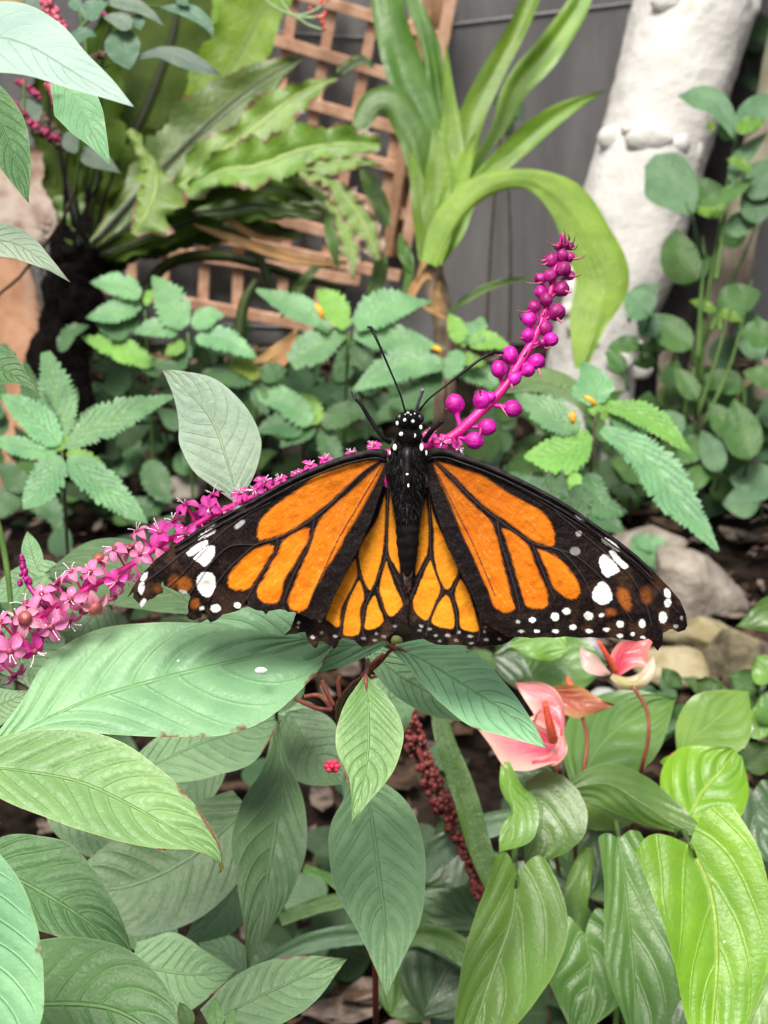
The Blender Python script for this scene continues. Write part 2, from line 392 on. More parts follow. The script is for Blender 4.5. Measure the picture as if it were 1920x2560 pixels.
# trellis: two layers of crossing slats on the wall
wood = plain('trellis_timber', (.36, .19, .115), (.54, .34, .23), 70, .75, .3, .0008, 260, (.30, .17, .11), stretch=(.6, .6, .6))
wood2 = plain('trellis_post_timber', (.24, .13, .07), (.36, .21, .12), 40, .75, .3, .0006, 260)
tr = thing('wooden_trellis', 'orange brown square lattice trellis of thin slats on the grey wall', 'trellis', (-.05, WY - .03, 0))
def slat(a, c_, w_, Y, mat=wood, th=.004, name='slat'):
    p0 = P(a[0], a[1], d_wall(a[1], Y)); p1 = P(c_[0], c_[1], d_wall(c_[1], Y)); dv = p1 - p0; L = np.linalg.norm(dv); dv /= L
    nn = np.array((0, 1.0, 0)); s = np.cross(dv, nn); mb = MB()
    mb.box((p0 + p1) / 2, (L / 2, th, w_ / 2 * d_wall(a[1], Y) / FPX), np.array([dv, nn, s]))
    o = mb.build(name, mat, tr, smooth=False); bv = o.modifiers.new('bevel', 'BEVEL'); bv.width = .0008; bv.segments = 2; return o
# uprights (top -> bottom), leaning right at the top, and rails falling to the right
for (a, c_) in (((738, -20), (672, 420)), ((838, -20), (738, 560)), ((946, -20), (855, 470)), ((1048, -20), (960, 520)), ((650, -10), (600, 420)), ((560, 60), (560, 420)),
                ((600, 500), (592, 800)), ((516, 560), (506, 800)), ((412, 600), (408, 790)), ((330, 600), (328, 790)), ((720, 560), (700, 800)), ((830, 560), (790, 800)), ((250, 500), (250, 790))):
    slat(a, c_, 27, WY - .022)
for (a, c_) in (((700, -30), (1125, 100)), ((560, 60), (1120, 232)), ((540, 190), (1100, 352)), ((560, 290), (1060, 440)), ((520, 380), (1040, 545)), ((300, 420), (640, 500)),
                ((330, 545), (1000, 690)), ((240, 600), (900, 700)), ((240, 715), (860, 830)), ((430, 480), (900, 600))):
    slat(a, c_, 28, WY - .030)
slat((1130, -20), (1010, 640), 30, WY - .0385); slat((1073, -20), (965, 640), 26, WY - .0385, wood2); slat((1100, -20), (985, 640), 60, WY - .013, wood2, .005, 'post')

# white sculpted column
b = NB('white_plaster'); n1 = b.noise(22, 5, .6); n2 = b.noise(9, 4, .6, dist=.5); n3 = b.noise(120, 4)
c = b.mix(b.ss(n1, .3, .7), (.45, .43, .405), (.56, .54, .515)); c = b.mix(b.ss(n2, .60, .72), c, (.30, .29, .18)); c = b.mix(b.ss(n3, .66, .78), c, (.36, .34, .32))
plaster = b.done(b.bsdf(c, .7, .35, b.bump(b.M('ADD', b.M('MULTIPLY', n1, 1.0), b.M('MULTIPLY', n3, .2)), .006)))
colm = thing('white_column', 'whitewashed lumpy plaster column leaning right with a ring of stones', 'column', tuple(P(1480, 905, 1.72)))
path = [(1800, -120, 1.72, 152), (1742, 0, 1.72, 150), (1690, 180, 1.72, 148), (1640, 350, 1.72, 138), (1590, 520, 1.72, 138), (1560, 680, 1.72, 122), (1500, 820, 1.72, 112), (1470, 980, 1.73, 116), (1455, 1190, 1.73, 124)]
S = spline([(a, b_, c_, r) for a, b_, c_, r in path], 90); nc = 72
p = P(S[:, 0], S[:, 1], S[:, 2]); Tt = np.gradient(p, axis=0); Tt /= np.linalg.norm(Tt, axis=1)[:, None]
A1 = np.cross(Tt, np.array((0, 1.0, 0))); A1 /= np.linalg.norm(A1, axis=1)[:, None]; B1 = np.cross(Tt, A1)
an = np.linspace(0, 2 * np.pi, nc, endpoint=False); ii = np.arange(90)[:, None] / 90 * 14
rr = S[:, 3][:, None] * 1.72 / FPX * (1 + .07 * (fbm(ii + 3, np.cos(an)[None] * 2.2 + np.sin(an)[None] * 1.7 + 5, 5, 4) - .5) + .05 * (fbm(ii * 4 + 3, np.cos(an)[None] * 6 + 20, 15, 3) - .5))
V = p[:, None] + rr[..., None] * (np.cos(an)[None, :, None] * A1[:, None] + np.sin(an)[None, :, None] * B1[:, None])
mb = MB(); mb.grid(V.reshape(-1, 3), 90, nc, closed=True); mb.build('shaft', plaster, colm)
for (x, y, rx, ry, s) in ((1530, 347, 38, 32, 1), (1568, 322, 16, 16, 8), (1622, 350, 58, 34, 2), (1700, 362, 26, 26, 3), (1738, 382, 22, 34, 4), (1665, 6, 40, 30, 6), (1870, 10, 34, 40, 7),
                         (1430, 720, 20, 22, 11), (1425, 775, 24, 18, 12), (1440, 815, 26, 22, 13), (1418, 680, 18, 18, 14), (1446, 660, 16, 22, 15), (1545, 905, 40, 26, 16), (1460, 860, 34, 20, 17), (1590, 870, 26, 22, 18), (1600, 925, 34, 26, 19)):
    ctr_x = np.interp(y, S[:, 1], S[:, 0]); rad = np.interp(y, S[:, 1], S[:, 3]); off = min(.97, abs(x - ctr_x) / rad); dd = 1.72 - rad * 1.72 / FPX * math.sqrt(1 - off * off) * .985
    mb = MB(); mb.blob(P(x, y, dd), (rx * dd / FPX, 16 * dd / FPX, ry * dd / FPX), 0, 14, 20, bump=.35, seed=s); mb.build('stone', plaster, colm)

# pedestal at the left
ped = plain('weathered_terracotta', (.20, .12, .08), (.40, .33, .28), 40, .75, .35, .0015, 200, (.38, .32, .30))
pt = thing('stone_pedestal', 'weathered pinkish brown pedestal with a square block on top at the left edge', 'pedestal', (P(20, 900, 1.65)[0], P(20, 900, 1.65)[1], 0))
mb = MB(); nn_ = 26
def slab(mb, ys, xl, xr, dc, dd):
    rows = []
    for y, a, c_ in zip(ys, xl, xr):
        q = []
        for j in range(40):
            s = j / 40 * 4; e = int(s); f = s - e
            u = [(-1 + 2 * f, -1), (1, -1 + 2 * f), (1 - 2 * f, 1), (-1, 1 - 2 * f)][e]
            ux = np.sign(u[0]) * abs(u[0]) ** .9; uy = u[1]; x = (a + c_) / 2 + (c_ - a) / 2 * ux; q.append(P(x, y, dc + uy * dd))
        rows.append(q)
    V = np.array(rows); nse = (fbm(np.arange(len(ys))[:, None] * .7 + 3, np.arange(40)[None] * .45 + 3, 8, 3) - .5)[..., None] * .006
    mb.grid((V + nse).reshape(-1, 3), len(ys), 40, closed=True)
    k = mb.n; mb.f.append(tuple(range(k - len(ys) * 40, k - len(ys) * 40 + 40))); mb.f.append(tuple(range(k - 40, k))); mb.m += [0, 0]
ys = np.linspace(372, 610, 14); slab(mb, ys, [-150] * 14, np.linspace(172, 150, 14) - 6 * (np.abs(np.linspace(-1, 1, 14)) ** 6), 1.65, .05); mb.build('block', ped, pt)
ped2 = plain('orange_terracotta', (.24, .11, .055), (.40, .22, .13), 22, .75, .35, .0015, 200, (.42, .33, .27)); mb = MB(); ys = np.linspace(622, 1250, 22); slab(mb, ys, [-140] * 22, np.interp(ys, [606, 700, 800, 880, 1000, 1250], [64, 84, 104, 116, 124, 130]), 1.65, .04); mb.build('shaft', ped2, pt)
mb = MB(); mb.blob(P(-20, 20, 1.62), (.045, .03, .03), bump=.5, seed=4)
tag(mb.build('stone', plain('tan_stone', (.30, .22, .10), (.45, .36, .2), 40, .8)), 'small tan stone at the very top left corner', 'stone')

# tree trunks behind the plants on the right
bark = plain('trunk_bark', (.13, .10, .075), (.26, .22, .17), 30, .85, .25, .003, 180, (.18, .19, .12), stretch=(1, 1, .35))
dbark = plain('dark_bark', (.012, .010, .010), (.03, .026, .024), 30, .8, .3, .003, 180)
def trunk(label, pts, r, mat, name='tree_trunk'):
    a = pts[-1]; t = thing(name, label, 'tree trunk', tuple(P(*a[:3]))); vline(t, pts, r, mat, 'bark', 18, 40, .18); return t
trunk('pale brown leaning trunk behind the round leaved plants, widest of the trunks', [(1990, 60, 1.65), (1905, 380, 1.65), (1830, 680, 1.65), (1770, 900, 1.65), (1710, 1240, 1.65)], (60, 50, 46, 44, 46), bark)
trunk('blackish trunk between the white column and the pale trunk', [(1950, -60, 1.85), (1850, 260, 1.85), (1760, 560, 1.85), (1690, 800, 1.85), (1620, 1150, 1.85)], (70, 66, 60, 56, 56), dbark)
trunk('thin upright grey stem standing below the white column', [(1672, 840, 1.64), (1668, 950, 1.64), (1662, 1240, 1.64)], (24, 24, 26), bark)
trunk('slender pale trunk at the right edge of the photo', [(2010, 700, 1.6), (1930, 900, 1.6), (1860, 1270, 1.6)], (34, 34, 34), bark)

# rocks
rk = [plain('pale_rock', (.19, .16, .13), (.33, .29, .245), 34, .9, .2, .006, 160, (.36, .33, .29)), plain('yellow_rock', (.21, .17, .085), (.35, .30, .19), 34, .9, .2, .006, 160, (.25, .22, .15)),
      plain('mossy_rock', (.07, .06, .035), (.19, .16, .10), 40, .9, .2, .004, 160, (.10, .12, .05)), plain('grey_rock', (.24, .23, .23), (.42, .41, .40), 30, .85, .3, .003, 160)]
def rock(label, x, y, rx, ry, m, seed, rot=0.0, dd=0.0):
    gy_ = y + ry * .6; d = d_ground(gy_) + dd; s = d / FPX
    c_ = P(x, y, d); c_[2] = max(c_[2], .0)
    mb = MB(); nu, nv_ = 26, 36; th = np.linspace(0, np.pi, nu); ph = np.linspace(0, 2 * np.pi, nv_, endpoint=False)
    X = np.stack([np.sin(th)[:, None] * np.cos(ph), np.sin(th)[:, None] * np.sin(ph), np.cos(th)[:, None] * np.ones(nv_)], -1)
    r_ = np.random.default_rng(seed); k = np.full(X.shape[:2], 1.15)
    for q in range(11):      # cleave with planes: angular broken stone
        nv3 = r_.normal(size=3); nv3 /= np.linalg.norm(nv3); cc = r_.uniform(.55, .9); dt = X @ nv3; k = np.where(dt > .05, np.minimum(k, cc / np.maximum(dt, .05)), k)
    k = k * (1 + .06 * (fbm(X[..., 0] * 4 + 9, X[..., 1] * 4 + X[..., 2] * 3 + 9, seed, 4) - .5))
    ca, sa = math.cos(rot), math.sin(rot); Rm = np.array([[ca, 0, sa], [0, 1, 0], [-sa, 0, ca]])
    V = (X * k[..., None] * np.array((rx, (rx + ry) * .5, ry)) * s) @ Rm + c_
    mb.grid(V.reshape(-1, 3), nu, nv_, closed=True); return tag(mb.build('rock', rk[m]), label, 'rock', 'stones edging the flower bed')
rock('grey beige rock just below the right shrub, highest of the edging stones', 1625, 1365, 105, 70, 0, 11, -.25)
rock('largest pale beige slab sloping behind the right wing tip', 1735, 1490, 150, 96, 0, 12, -.6)
rock('yellowish rock below the right wing tip', 1775, 1600, 115, 72, 1, 13, -.1)
rock('flat cream stone right of the small cup shaped pink flower', 1690, 1668, 100, 50, 1, 14, .05, -.03)
rock('dark mossy rock at the right end of the edging', 1845, 1645, 80, 84, 2, 15, .1, -.02)
rock('pale grey rock behind the flat red flower', 1515, 1760, 66, 66, 3, 16, .3, -.05)
rock('small whitish rock left of the cup shaped pink flower', 1485, 1635, 44, 40, 3, 17, .2)
rock('pale stone glimpsed between stems above the left flower spike', 470, 1215, 60, 34, 0, 18, .1)
rock('tan stone low on the left behind the serrated leaves', 300, 1165, 90, 44, 1, 19, 0)
rock('brown stone at the left edge beneath the serrated plant', 20, 1180, 70, 50, 1, 20, 0)
rock('small beige stone left of the butterfly head', 745, 1130, 56, 34, 0, 21, 0)
rock('small beige stone above the right wing of the butterfly', 1340, 1180, 60, 40, 0, 22, 0)
rock('reddish stone in the bed at the right edge', 1890, 1000, 110, 60, 1, 23, 0, -.25)
# ================================================================ PLANTS, far to near
# ---- bird's nest fern
fm = dict(N=34, k=2.2, p=1.0, w2=.25, v2=.18, bumpd=.0012)
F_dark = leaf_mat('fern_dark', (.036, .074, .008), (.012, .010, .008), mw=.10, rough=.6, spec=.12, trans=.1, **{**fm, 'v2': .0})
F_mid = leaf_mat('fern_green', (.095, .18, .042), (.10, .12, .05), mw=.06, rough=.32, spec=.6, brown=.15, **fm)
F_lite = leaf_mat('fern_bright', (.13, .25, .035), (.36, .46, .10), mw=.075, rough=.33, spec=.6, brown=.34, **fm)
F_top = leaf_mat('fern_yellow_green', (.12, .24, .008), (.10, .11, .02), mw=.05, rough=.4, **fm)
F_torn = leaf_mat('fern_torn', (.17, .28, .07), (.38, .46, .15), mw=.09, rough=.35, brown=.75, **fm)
fr = thing('birds_nest_fern', 'large strap leaved fern with dark midribs and torn brown edged fronds before the trellis', 'fern', base_of(200, 760, 1.5))
ribf = plain('black_midrib', (.006, .005, .004), (.02, .016, .012), 200, .5)
def frond(mid, W, d, m, **k):
    o = dict(kind='frond', tilt=.15, fold=-.25, rag=.25, wave=10, wf=5, name='frond'); o.update(k); q_ = leaf(fr, mid, W, d, m, **o)
    if m is F_dark or m is F_mid:      # dark wiry midrib under the blade
        S_ = spline([(a[0], a[1]) for a in mid], 24); mb_ = MB(); cy_ = np.array(mid, float)[:, 1].mean()
        mb_.tube(P(S_[:, 0], S_[:, 1], d - .005 + d / FPX * o['tilt'] * (S_[len(S_) // 2, 1] - S_[:, 1])), np.linspace(5.5, 1.5, 24) * d / FPX, 6); mb_.build('midrib', ribf, q_)
    return q_
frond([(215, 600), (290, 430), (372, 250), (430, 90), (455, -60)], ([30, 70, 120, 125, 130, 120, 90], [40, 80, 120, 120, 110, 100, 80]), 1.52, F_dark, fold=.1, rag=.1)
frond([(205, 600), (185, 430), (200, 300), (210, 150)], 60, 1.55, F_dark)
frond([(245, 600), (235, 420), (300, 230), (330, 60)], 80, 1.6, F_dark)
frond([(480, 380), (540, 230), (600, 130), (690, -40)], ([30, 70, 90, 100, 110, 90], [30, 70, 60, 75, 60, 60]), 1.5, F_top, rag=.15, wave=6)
frond([(455, 360), (470, 200), (520, 60), (530, -40)], 70, 1.58, F_top, rag=.1)
frond([(232, 610), (330, 500), (420, 405), (540, 290), (650, 205), (765, 140)], ([15, 35, 75, 100, 92, 60, 0], [15, 40, 90, 115, 75, 50, 0]), 1.42, F_mid, fold=-.35, rag=.25, wave=10, wf=5)
frond([(400, 500), (480, 440), (560, 372), (640, 318), (730, 245), (840, 190), (880, 165)], ([10, 45, 62, 44, 70, 48, 14, 0], [12, 65, 92, 82, 84, 55, 22, 0]), 1.36, F_lite, rag=.35, wave=12, wf=6)
frond([(840, 190), (870, 165), (905, 150), (938, 168)], 17, 1.36, F_mid, rag=.2)
frond([(470, 465), (560, 425), (640, 418), (740, 380), (850, 360), (950, 362)], ([10, 60, 95, 98, 72, 58, 28], [12, 40, 58, 58, 46, 46, 18]), 1.34, F_lite, rag=.35, wave=12, wf=6, fold=-.4)
frond([(745, 428), (830, 408), (900, 402), (966, 418)], ([6, 14, 16, 12, 0], [10, 40, 30, 18, 0]), 1.30, F_lite, rag=.4)
frond([(750, 432), (820, 450), (870, 500), (910, 560), (945, 650)], ([10, 28, 40, 50, 45, 20], [14, 45, 60, 60, 50, 12]), 1.28, F_torn, rag=.7, wave=14, wf=7)
frond([(815, 500), (850, 550), (875, 610), (885, 702)], ([6, 22, 28, 24, 0], [6, 24, 30, 34, 0]), 1.26, F_torn, rag=.8, wave=8)
frond([(325, 322), (362, 380), (388, 418), (388, 470), (370, 525), (332, 585)], ([10, 22, 14, 60, 112, 90, 20], [16, 26, 40, 76, 52, 38, 6]), 1.25, F_lite, rag=.5, wave=14, wf=6, fold=.3, tilt=.5)
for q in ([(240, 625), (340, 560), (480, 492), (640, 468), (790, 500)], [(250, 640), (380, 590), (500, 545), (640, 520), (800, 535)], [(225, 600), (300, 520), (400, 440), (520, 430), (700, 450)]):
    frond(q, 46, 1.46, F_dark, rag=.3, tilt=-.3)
frond([(480, 530), (560, 525), (640, 512), (740, 530), (830, 545)], 26, 1.40, F_mid, rag=.3)
frond([(215, 620), (320, 470), (350, 360)], 55, 1.5, F_dark); frond([(200, 620), (175, 480), (150, 360)], 45, 1.5, F_mid)
for q, r_ in (([(345, 760, 1.5), (420, 660, 1.5), (560, 640, 1.45), (740, 690, 1.45), (860, 720, 1.5)], (14, 16, 12, 8)), ([(640, 700, 1.4), (610, 760, 1.4), (596, 850, 1.4)], (10, 14, 16)), ([(560, 560, 1.42), (640, 630, 1.42), (700, 780, 1.42)], (10, 12, 10))):
    vline(fr, q, r_, leaf_mat('fern_stalk', (.035, .06, .012)), 'stalk')
rootm = plain('fern_root', (.002, .0015, .0015), (.007, .005, .004), 120, .95, .1, .004, 400)
mb = MB()
for (x, y, rx, ry, s) in ((205, 650, 80, 85, 1), (185, 760, 72, 120, 2), (240, 660, 80, 60, 3), (150, 900, 70, 130, 4), (175, 1080, 70, 160, 5)):
    mb.blob(P(x, y, 1.52), (rx * 1.52 / FPX, .04, ry * 1.52 / FPX), 0, 26, 34, bump=.9, seed=s)
rq = random.Random(4)
for i in range(1500):
    x = rq.uniform(95, 285) ; y = rq.uniform(550, 1150); x = x if y < 700 else 110 + (x - 95) * .75; a_ = P(x, y, 1.52 - rq.uniform(.03, .05)); dr_ = np.array((rq.uniform(-1, 1), rq.uniform(-1.2, .1), rq.uniform(-.6, 1))); dr_ /= np.linalg.norm(dr_); L_ = rq.uniform(.006, .022); s_ = np.cross(dr_, (.2, .9, .1)) * .0007
    mb.add([a_ - s_, a_ + s_, a_ + dr_ * L_], [(0, 1, 2)], 0)
mb.build('root_ball', rootm, fr)
mb = MB()
for i in range(9):
    a = (random.uniform(150, 250), random.uniform(560, 640)); e = (a[0] + random.uniform(-60, 90), a[1] - random.uniform(120, 260)); q = spline([P(a[0], a[1], 1.45), P((a[0] + e[0]) / 2 - 6, (a[1] + e[1]) / 2, 1.45), P(e[0], e[1], 1.47)], 12); mb.tube(q, np.linspace(.0022, .0009, 12), 6)
mb.build('dark_midribs', rootm, fr)

for q, wv in (([(250, 630), (360, 520), (520, 440), (720, 425), (860, 470)], 62), ([(260, 640), (400, 560), (560, 500), (760, 490), (870, 540)], 58), ([(270, 650), (420, 600), (600, 570), (760, 590)], 42), ([(240, 620), (330, 470), (430, 350), (560, 300)], 80), ([(200, 600), (160, 440), (120, 260), (140, 100)], 60), ([(225, 600), (250, 380), (250, 180), (290, 0)], 75)):
    frond(q, wv, 1.49, F_dark if wv != 58 else F_mid, rag=.3, tilt=-.2)
# ---- strap leaved corn plant
Cg = leaf_mat('cane_leaf', (.14, .29, .025), (.24, .42, .06), par=7, w2=.5, v2=.35, mw=.03, rough=.35, spec=.55, bumpd=.0006, trans=.3)
Cd = leaf_mat('cane_leaf_deep', (.06, .15, .018), (.11, .24, .035), par=7, w2=.5, v2=.3, mw=.03, rough=.35, spec=.55, bumpd=.0006, trans=.25)
Cl = leaf_mat('cane_leaf_pale', (.20, .36, .045), (.33, .50, .13), par=5, w2=.5, v2=.4, mw=.03, rough=.42, bumpd=.0008, trans=.35)
cp = thing('corn_plant', 'corn plant with a fan of long glossy strap leaves before the grey wall', 'houseplant', base_of(1090, 860, 1.35))
def blade(mid, W, d, m, **k):
    o = dict(kind='strap', tilt=.1, fold=-.28, wave=4, wf=2, nv=13); o.update(k); return leaf(cp, mid, W, d, m, **o)
blade([(1082, 640), (1090, 480), (1062, 330), (1010, 170), (975, 40), (960, -60)], ([22, 24, 34, 48, 50, 42, 40], [16, 26, 36, 46, 48, 40, 36]), 1.40, Cd, twist=.4)
blade([(1100, 640), (1130, 470), (1105, 300), (1078, 120), (1030, 0), (1000, -50)], ([18, 26, 28, 26, 22, 18], [18, 26, 26, 24, 22, 18]), 1.42, Cd)
blade([(1078, 620), (1050, 440), (1022, 330), (985, 262), (935, 262), (905, 320), (900, 345)], ([20, 24, 26, 30, 34, 26, 10], [14, 20, 30, 46, 44, 36, 22]), 1.36, Cd, fold=.4)
blade([(1110, 600), (1150, 430), (1180, 300), (1235, 180), (1290, 80), (1345, -40)], ([22, 30, 36, 32, 26, 22], [18, 26, 30, 28, 24, 20]), 1.38, Cg, fold=-.5)
blade([(1130, 590), (1185, 420), (1245, 320), (1290, 215), (1370, 120), (1440, 20), (1470, -50)], ([14, 18, 14, 26, 34, 30, 24], [10, 16, 14, 30, 40, 34, 24]), 1.42, Cg)
blade([(1120, 590), (1190, 470), (1290, 372), (1400, 285), (1515, 226)], ([14, 22, 30, 34, 24, 0], [14, 18, 24, 26, 16, 0]), 1.38, Cg, fold=-.5)
blade([(1075, 660), (1120, 560), (1200, 478), (1310, 452), (1400, 500), (1470, 600), (1515, 700), (1490, 820), (1455, 925)], ([24, 40, 38, 30, 60, 62, 58, 22, 8], [20, 22, 22, 20, 40, 62, 75, 70, 20]), 1.20, Cl, fold=.15, wave=7)
blade([(1090, 600), (1120, 460), (1128, 350), (1118, 210), (1116, 100)], ([16, 26, 28, 14, 0], [16, 28, 30, 16, 0]), 1.37, Cg)
blade([(1085, 650), (1085, 520), (1095, 400), (1085, 300)], ([18, 30, 28, 0], [14, 34, 36, 0]), 1.33, Cg)
blade([(1090, 660), (1120, 540), (1165, 400), (1190, 330)], ([20, 34, 30, 0], [14, 24, 22, 0]), 1.33, Cl)
blade([(1060, 650), (1055, 560), (1040, 440), (1018, 350)], ([14, 22, 16, 0], [14, 18, 16, 0]), 1.35, Cg)
blade([(1095, 660), (1140, 580), (1180, 500), (1245, 450)], ([14, 22, 18, 0], [10, 20, 14, 0]), 1.34, Cg)
blade([(905, 422), (930, 470), (955, 520), (968, 565)], ([8, 22, 20, 10], [8, 22, 20, 6]), 1.42, Cd)
for q, wv, dd in (([(1015, 600), (1022, 680), (1005, 750)], 14, 1.3), ([(955, 620), (945, 700), (905, 760)], 20, 1.3), ([(860, 470), (830, 560), (845, 680)], 20, 1.38), ([(1000, 580), (1010, 640), (1040, 700)], 12, 1.3), ([(700, 800), (760, 700), (830, 640)], 14, 1.4)):
    blade(q, wv, dd, Cd, kind='lance')
blade([(1105, 795), (1170, 745), (1240, 710), (1340, 692)], 10, 1.32, Cd, kind='lance')
canem = plain('cane_bark', (.10, .065, .04), (.30, .22, .15), 70, .8, .3, .0012, 300, (.38, .32, .26), stretch=(1, 1, .3))
vline(cp, [(1078, 620, 1.36), (1092, 720, 1.36), (1108, 820, 1.36), (1112, 980, 1.36), (1112, 1150, 1.42)], (24, 30, 26, 24, 26), canem, 'cane', 14, 30, .5)
drym = leaf_mat('dry_blade', (.38, .24, .10), (.50, .34, .17), par=5, w2=.5, v2=.5, rough=.7, spec=.2, trans=.2)
for q, wv, dd in (([(1085, 700), (1060, 690), (1030, 730), (1010, 790)], 12, 1.3), ([(1100, 650), (1070, 640), (1040, 700)], 9, 1.3), ([(480, 560), (620, 610), (780, 655), (945, 652)], 13, 1.38), ([(630, 910), (700, 870), (750, 815)], 15, 1.3), ([(240, 870), (350, 890), (480, 900)], 11, 1.3), ([(740, 830), (700, 900), (600, 960)], 18, 1.25),
                  ([(1110, 780), (1090, 740), (1100, 700)], 12, 1.32), ([(1050, 760), (1085, 775), (1125, 800)], 10, 1.31), ([(530, 520), (640, 590), (760, 600)], 9, 1.4)):
    blade(q, wv, dd, drym, kind='lance', label='dry tan leaf')

# ---- spreading low bushes that fill the bed (one thing each, leaves as parts)
B1 = leaf_mat('bush_dark', (.022, .055, .02), (.045, .09, .03), N=7, rough=.5, spec=.25)
B2 = leaf_mat('bush_green', (.05, .12, .03), (.08, .17, .055), N=7, rough=.48, spec=.3)
B3 = leaf_mat('bush_blue', (.06, .135, .06), (.09, .18, .10), N=8, rough=.48, spec=.3)
B4 = leaf_mat('bush_yellow', (.14, .20, .025), (.30, .40, .09), N=7, rough=.5)
stemg = plain('green_stem', (.045, .10, .018), (.08, .15, .03), 60, .5); stemd = plain('dark_stem', (.045, .035, .02), (.09, .07, .04), 60, .6)
stemr = plain('reddish_stem', (.20, .045, .04), (.28, .09, .05), 60, .45)
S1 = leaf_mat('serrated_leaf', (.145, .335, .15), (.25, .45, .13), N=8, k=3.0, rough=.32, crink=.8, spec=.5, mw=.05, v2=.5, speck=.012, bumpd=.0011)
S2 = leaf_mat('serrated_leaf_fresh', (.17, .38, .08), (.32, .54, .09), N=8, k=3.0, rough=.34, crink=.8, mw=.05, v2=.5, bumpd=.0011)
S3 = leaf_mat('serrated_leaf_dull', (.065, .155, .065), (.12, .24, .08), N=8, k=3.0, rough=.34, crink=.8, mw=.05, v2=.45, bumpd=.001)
def bush(label, cat, x0, x1, y0, y1, n_, s0, s1, d, mats, kind='acum', tooth=0, asp=(.3, .45), seed=1, group=None, name='bed_plant', up=.5):
    r_ = random.Random(seed); cx = (x0 + x1) / 2; d = min(float(d_ground(y1 + 40)), 1.78)
    t = thing(name, label, cat, base_of(cx, y1, d), group)
    ns = max(2, n_ // 7); st = []
    for i in range(ns):
        x = x0 + (x1 - x0) * (i + .5) / ns + r_.uniform(-20, 20); y = r_.uniform(y0, (y0 + y1) / 2); dd = d * r_.uniform(.97, 1.04); st.append((x, y, dd)); stem_down(t, x, y, dd, 3.2, stemd, r_.uniform(-.02, .02), r_.uniform(-.02, .03))
    for i in range(n_):
        x, y, dd = st[i % ns]; f = (i // ns) / max(1, n_ / ns); bx = x + r_.uniform(-6, 6); by = y + f * (y1 - y) + r_.uniform(-8, 8); dd = dd * r_.uniform(.97, 1.03)
        a = r_.uniform(0, 6.28) if f > .15 else r_.uniform(3.6, 5.8); L = r_.uniform(s0, s1); tx, ty = bx + math.cos(a) * L, by + math.sin(a) * L * .75
        mx, my = (bx + tx) / 2 + r_.uniform(-.12, .12) * L, (by + ty) / 2 - .1 * L
        leaf(t, [(bx, by), (mx, my), (tx, ty)], L * r_.uniform(*asp) / 2 * 1.25, dd, r_.choice(mats), kind=kind, tilt=r_.uniform(.4, 1.1), roll=r_.uniform(-.3, .3), fold=r_.uniform(-.35, .25), droop=r_.uniform(0, .3), tooth=tooth, ta=.2, nv=9, wave=2)
    return t
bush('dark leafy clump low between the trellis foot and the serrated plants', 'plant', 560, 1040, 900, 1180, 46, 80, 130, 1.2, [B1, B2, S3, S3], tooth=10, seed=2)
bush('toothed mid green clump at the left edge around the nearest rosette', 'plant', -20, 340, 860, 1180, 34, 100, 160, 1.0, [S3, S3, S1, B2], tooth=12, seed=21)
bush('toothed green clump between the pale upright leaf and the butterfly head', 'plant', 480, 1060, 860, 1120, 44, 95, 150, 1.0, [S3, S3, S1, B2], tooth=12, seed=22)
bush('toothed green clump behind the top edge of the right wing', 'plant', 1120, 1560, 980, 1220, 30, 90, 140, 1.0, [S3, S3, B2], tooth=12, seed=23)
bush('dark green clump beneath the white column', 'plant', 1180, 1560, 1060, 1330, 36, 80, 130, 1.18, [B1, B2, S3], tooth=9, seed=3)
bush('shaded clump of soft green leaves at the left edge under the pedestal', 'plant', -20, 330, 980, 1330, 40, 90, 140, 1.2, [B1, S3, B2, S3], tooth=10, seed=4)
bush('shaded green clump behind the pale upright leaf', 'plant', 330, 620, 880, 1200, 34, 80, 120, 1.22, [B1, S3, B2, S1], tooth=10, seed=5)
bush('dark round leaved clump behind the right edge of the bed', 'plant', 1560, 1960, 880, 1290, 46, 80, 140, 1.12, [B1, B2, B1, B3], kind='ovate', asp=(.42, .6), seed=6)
bush('yellowing low plant above the rightmost rock', 'plant', 1480, 1640, 1190, 1260, 8, 60, 90, 1.05, [B4, B2], seed=7)
bush('low green sprigs between the rocks and the heart leaved plant', 'plant', 1640, 1940, 1690, 1800, 22, 60, 100, 1.0, [B2, B3], seed=8)
bush('dark ground plant under the hanging pale leaves', 'plant', 560, 1180, 1850, 2500, 34, 110, 190, .85, [B1, B1, B3], seed=9, asp=(.5, .7))
bush('dark ground plant under the heart leaved plant', 'plant', 1180, 1960, 1950, 2560, 34, 110, 180, .80, [B1, B1, B2], kind='ovate', seed=10, asp=(.6, .8))
bush('small mixed green plant behind the right lower wing', 'plant', 1040, 1480, 1560, 1760, 20, 80, 140, .95, [B2, B3, B1], seed=12)
bush('dim green plant behind the left leaves under the flower spike', 'plant', -20, 560, 1350, 1900, 36, 90, 160, .9, [B1, B3], seed=13)
bush('dark leafy tuft in the upper right corner beside the column', 'plant', 1860, 1960, 20, 220, 8, 80, 130, 1.7, [B1], seed=14)
bush('dark leaves among the strap leaves against the wall', 'plant', 1230, 1300, 180, 380, 5, 50, 80, 1.75, [B1], seed=15)

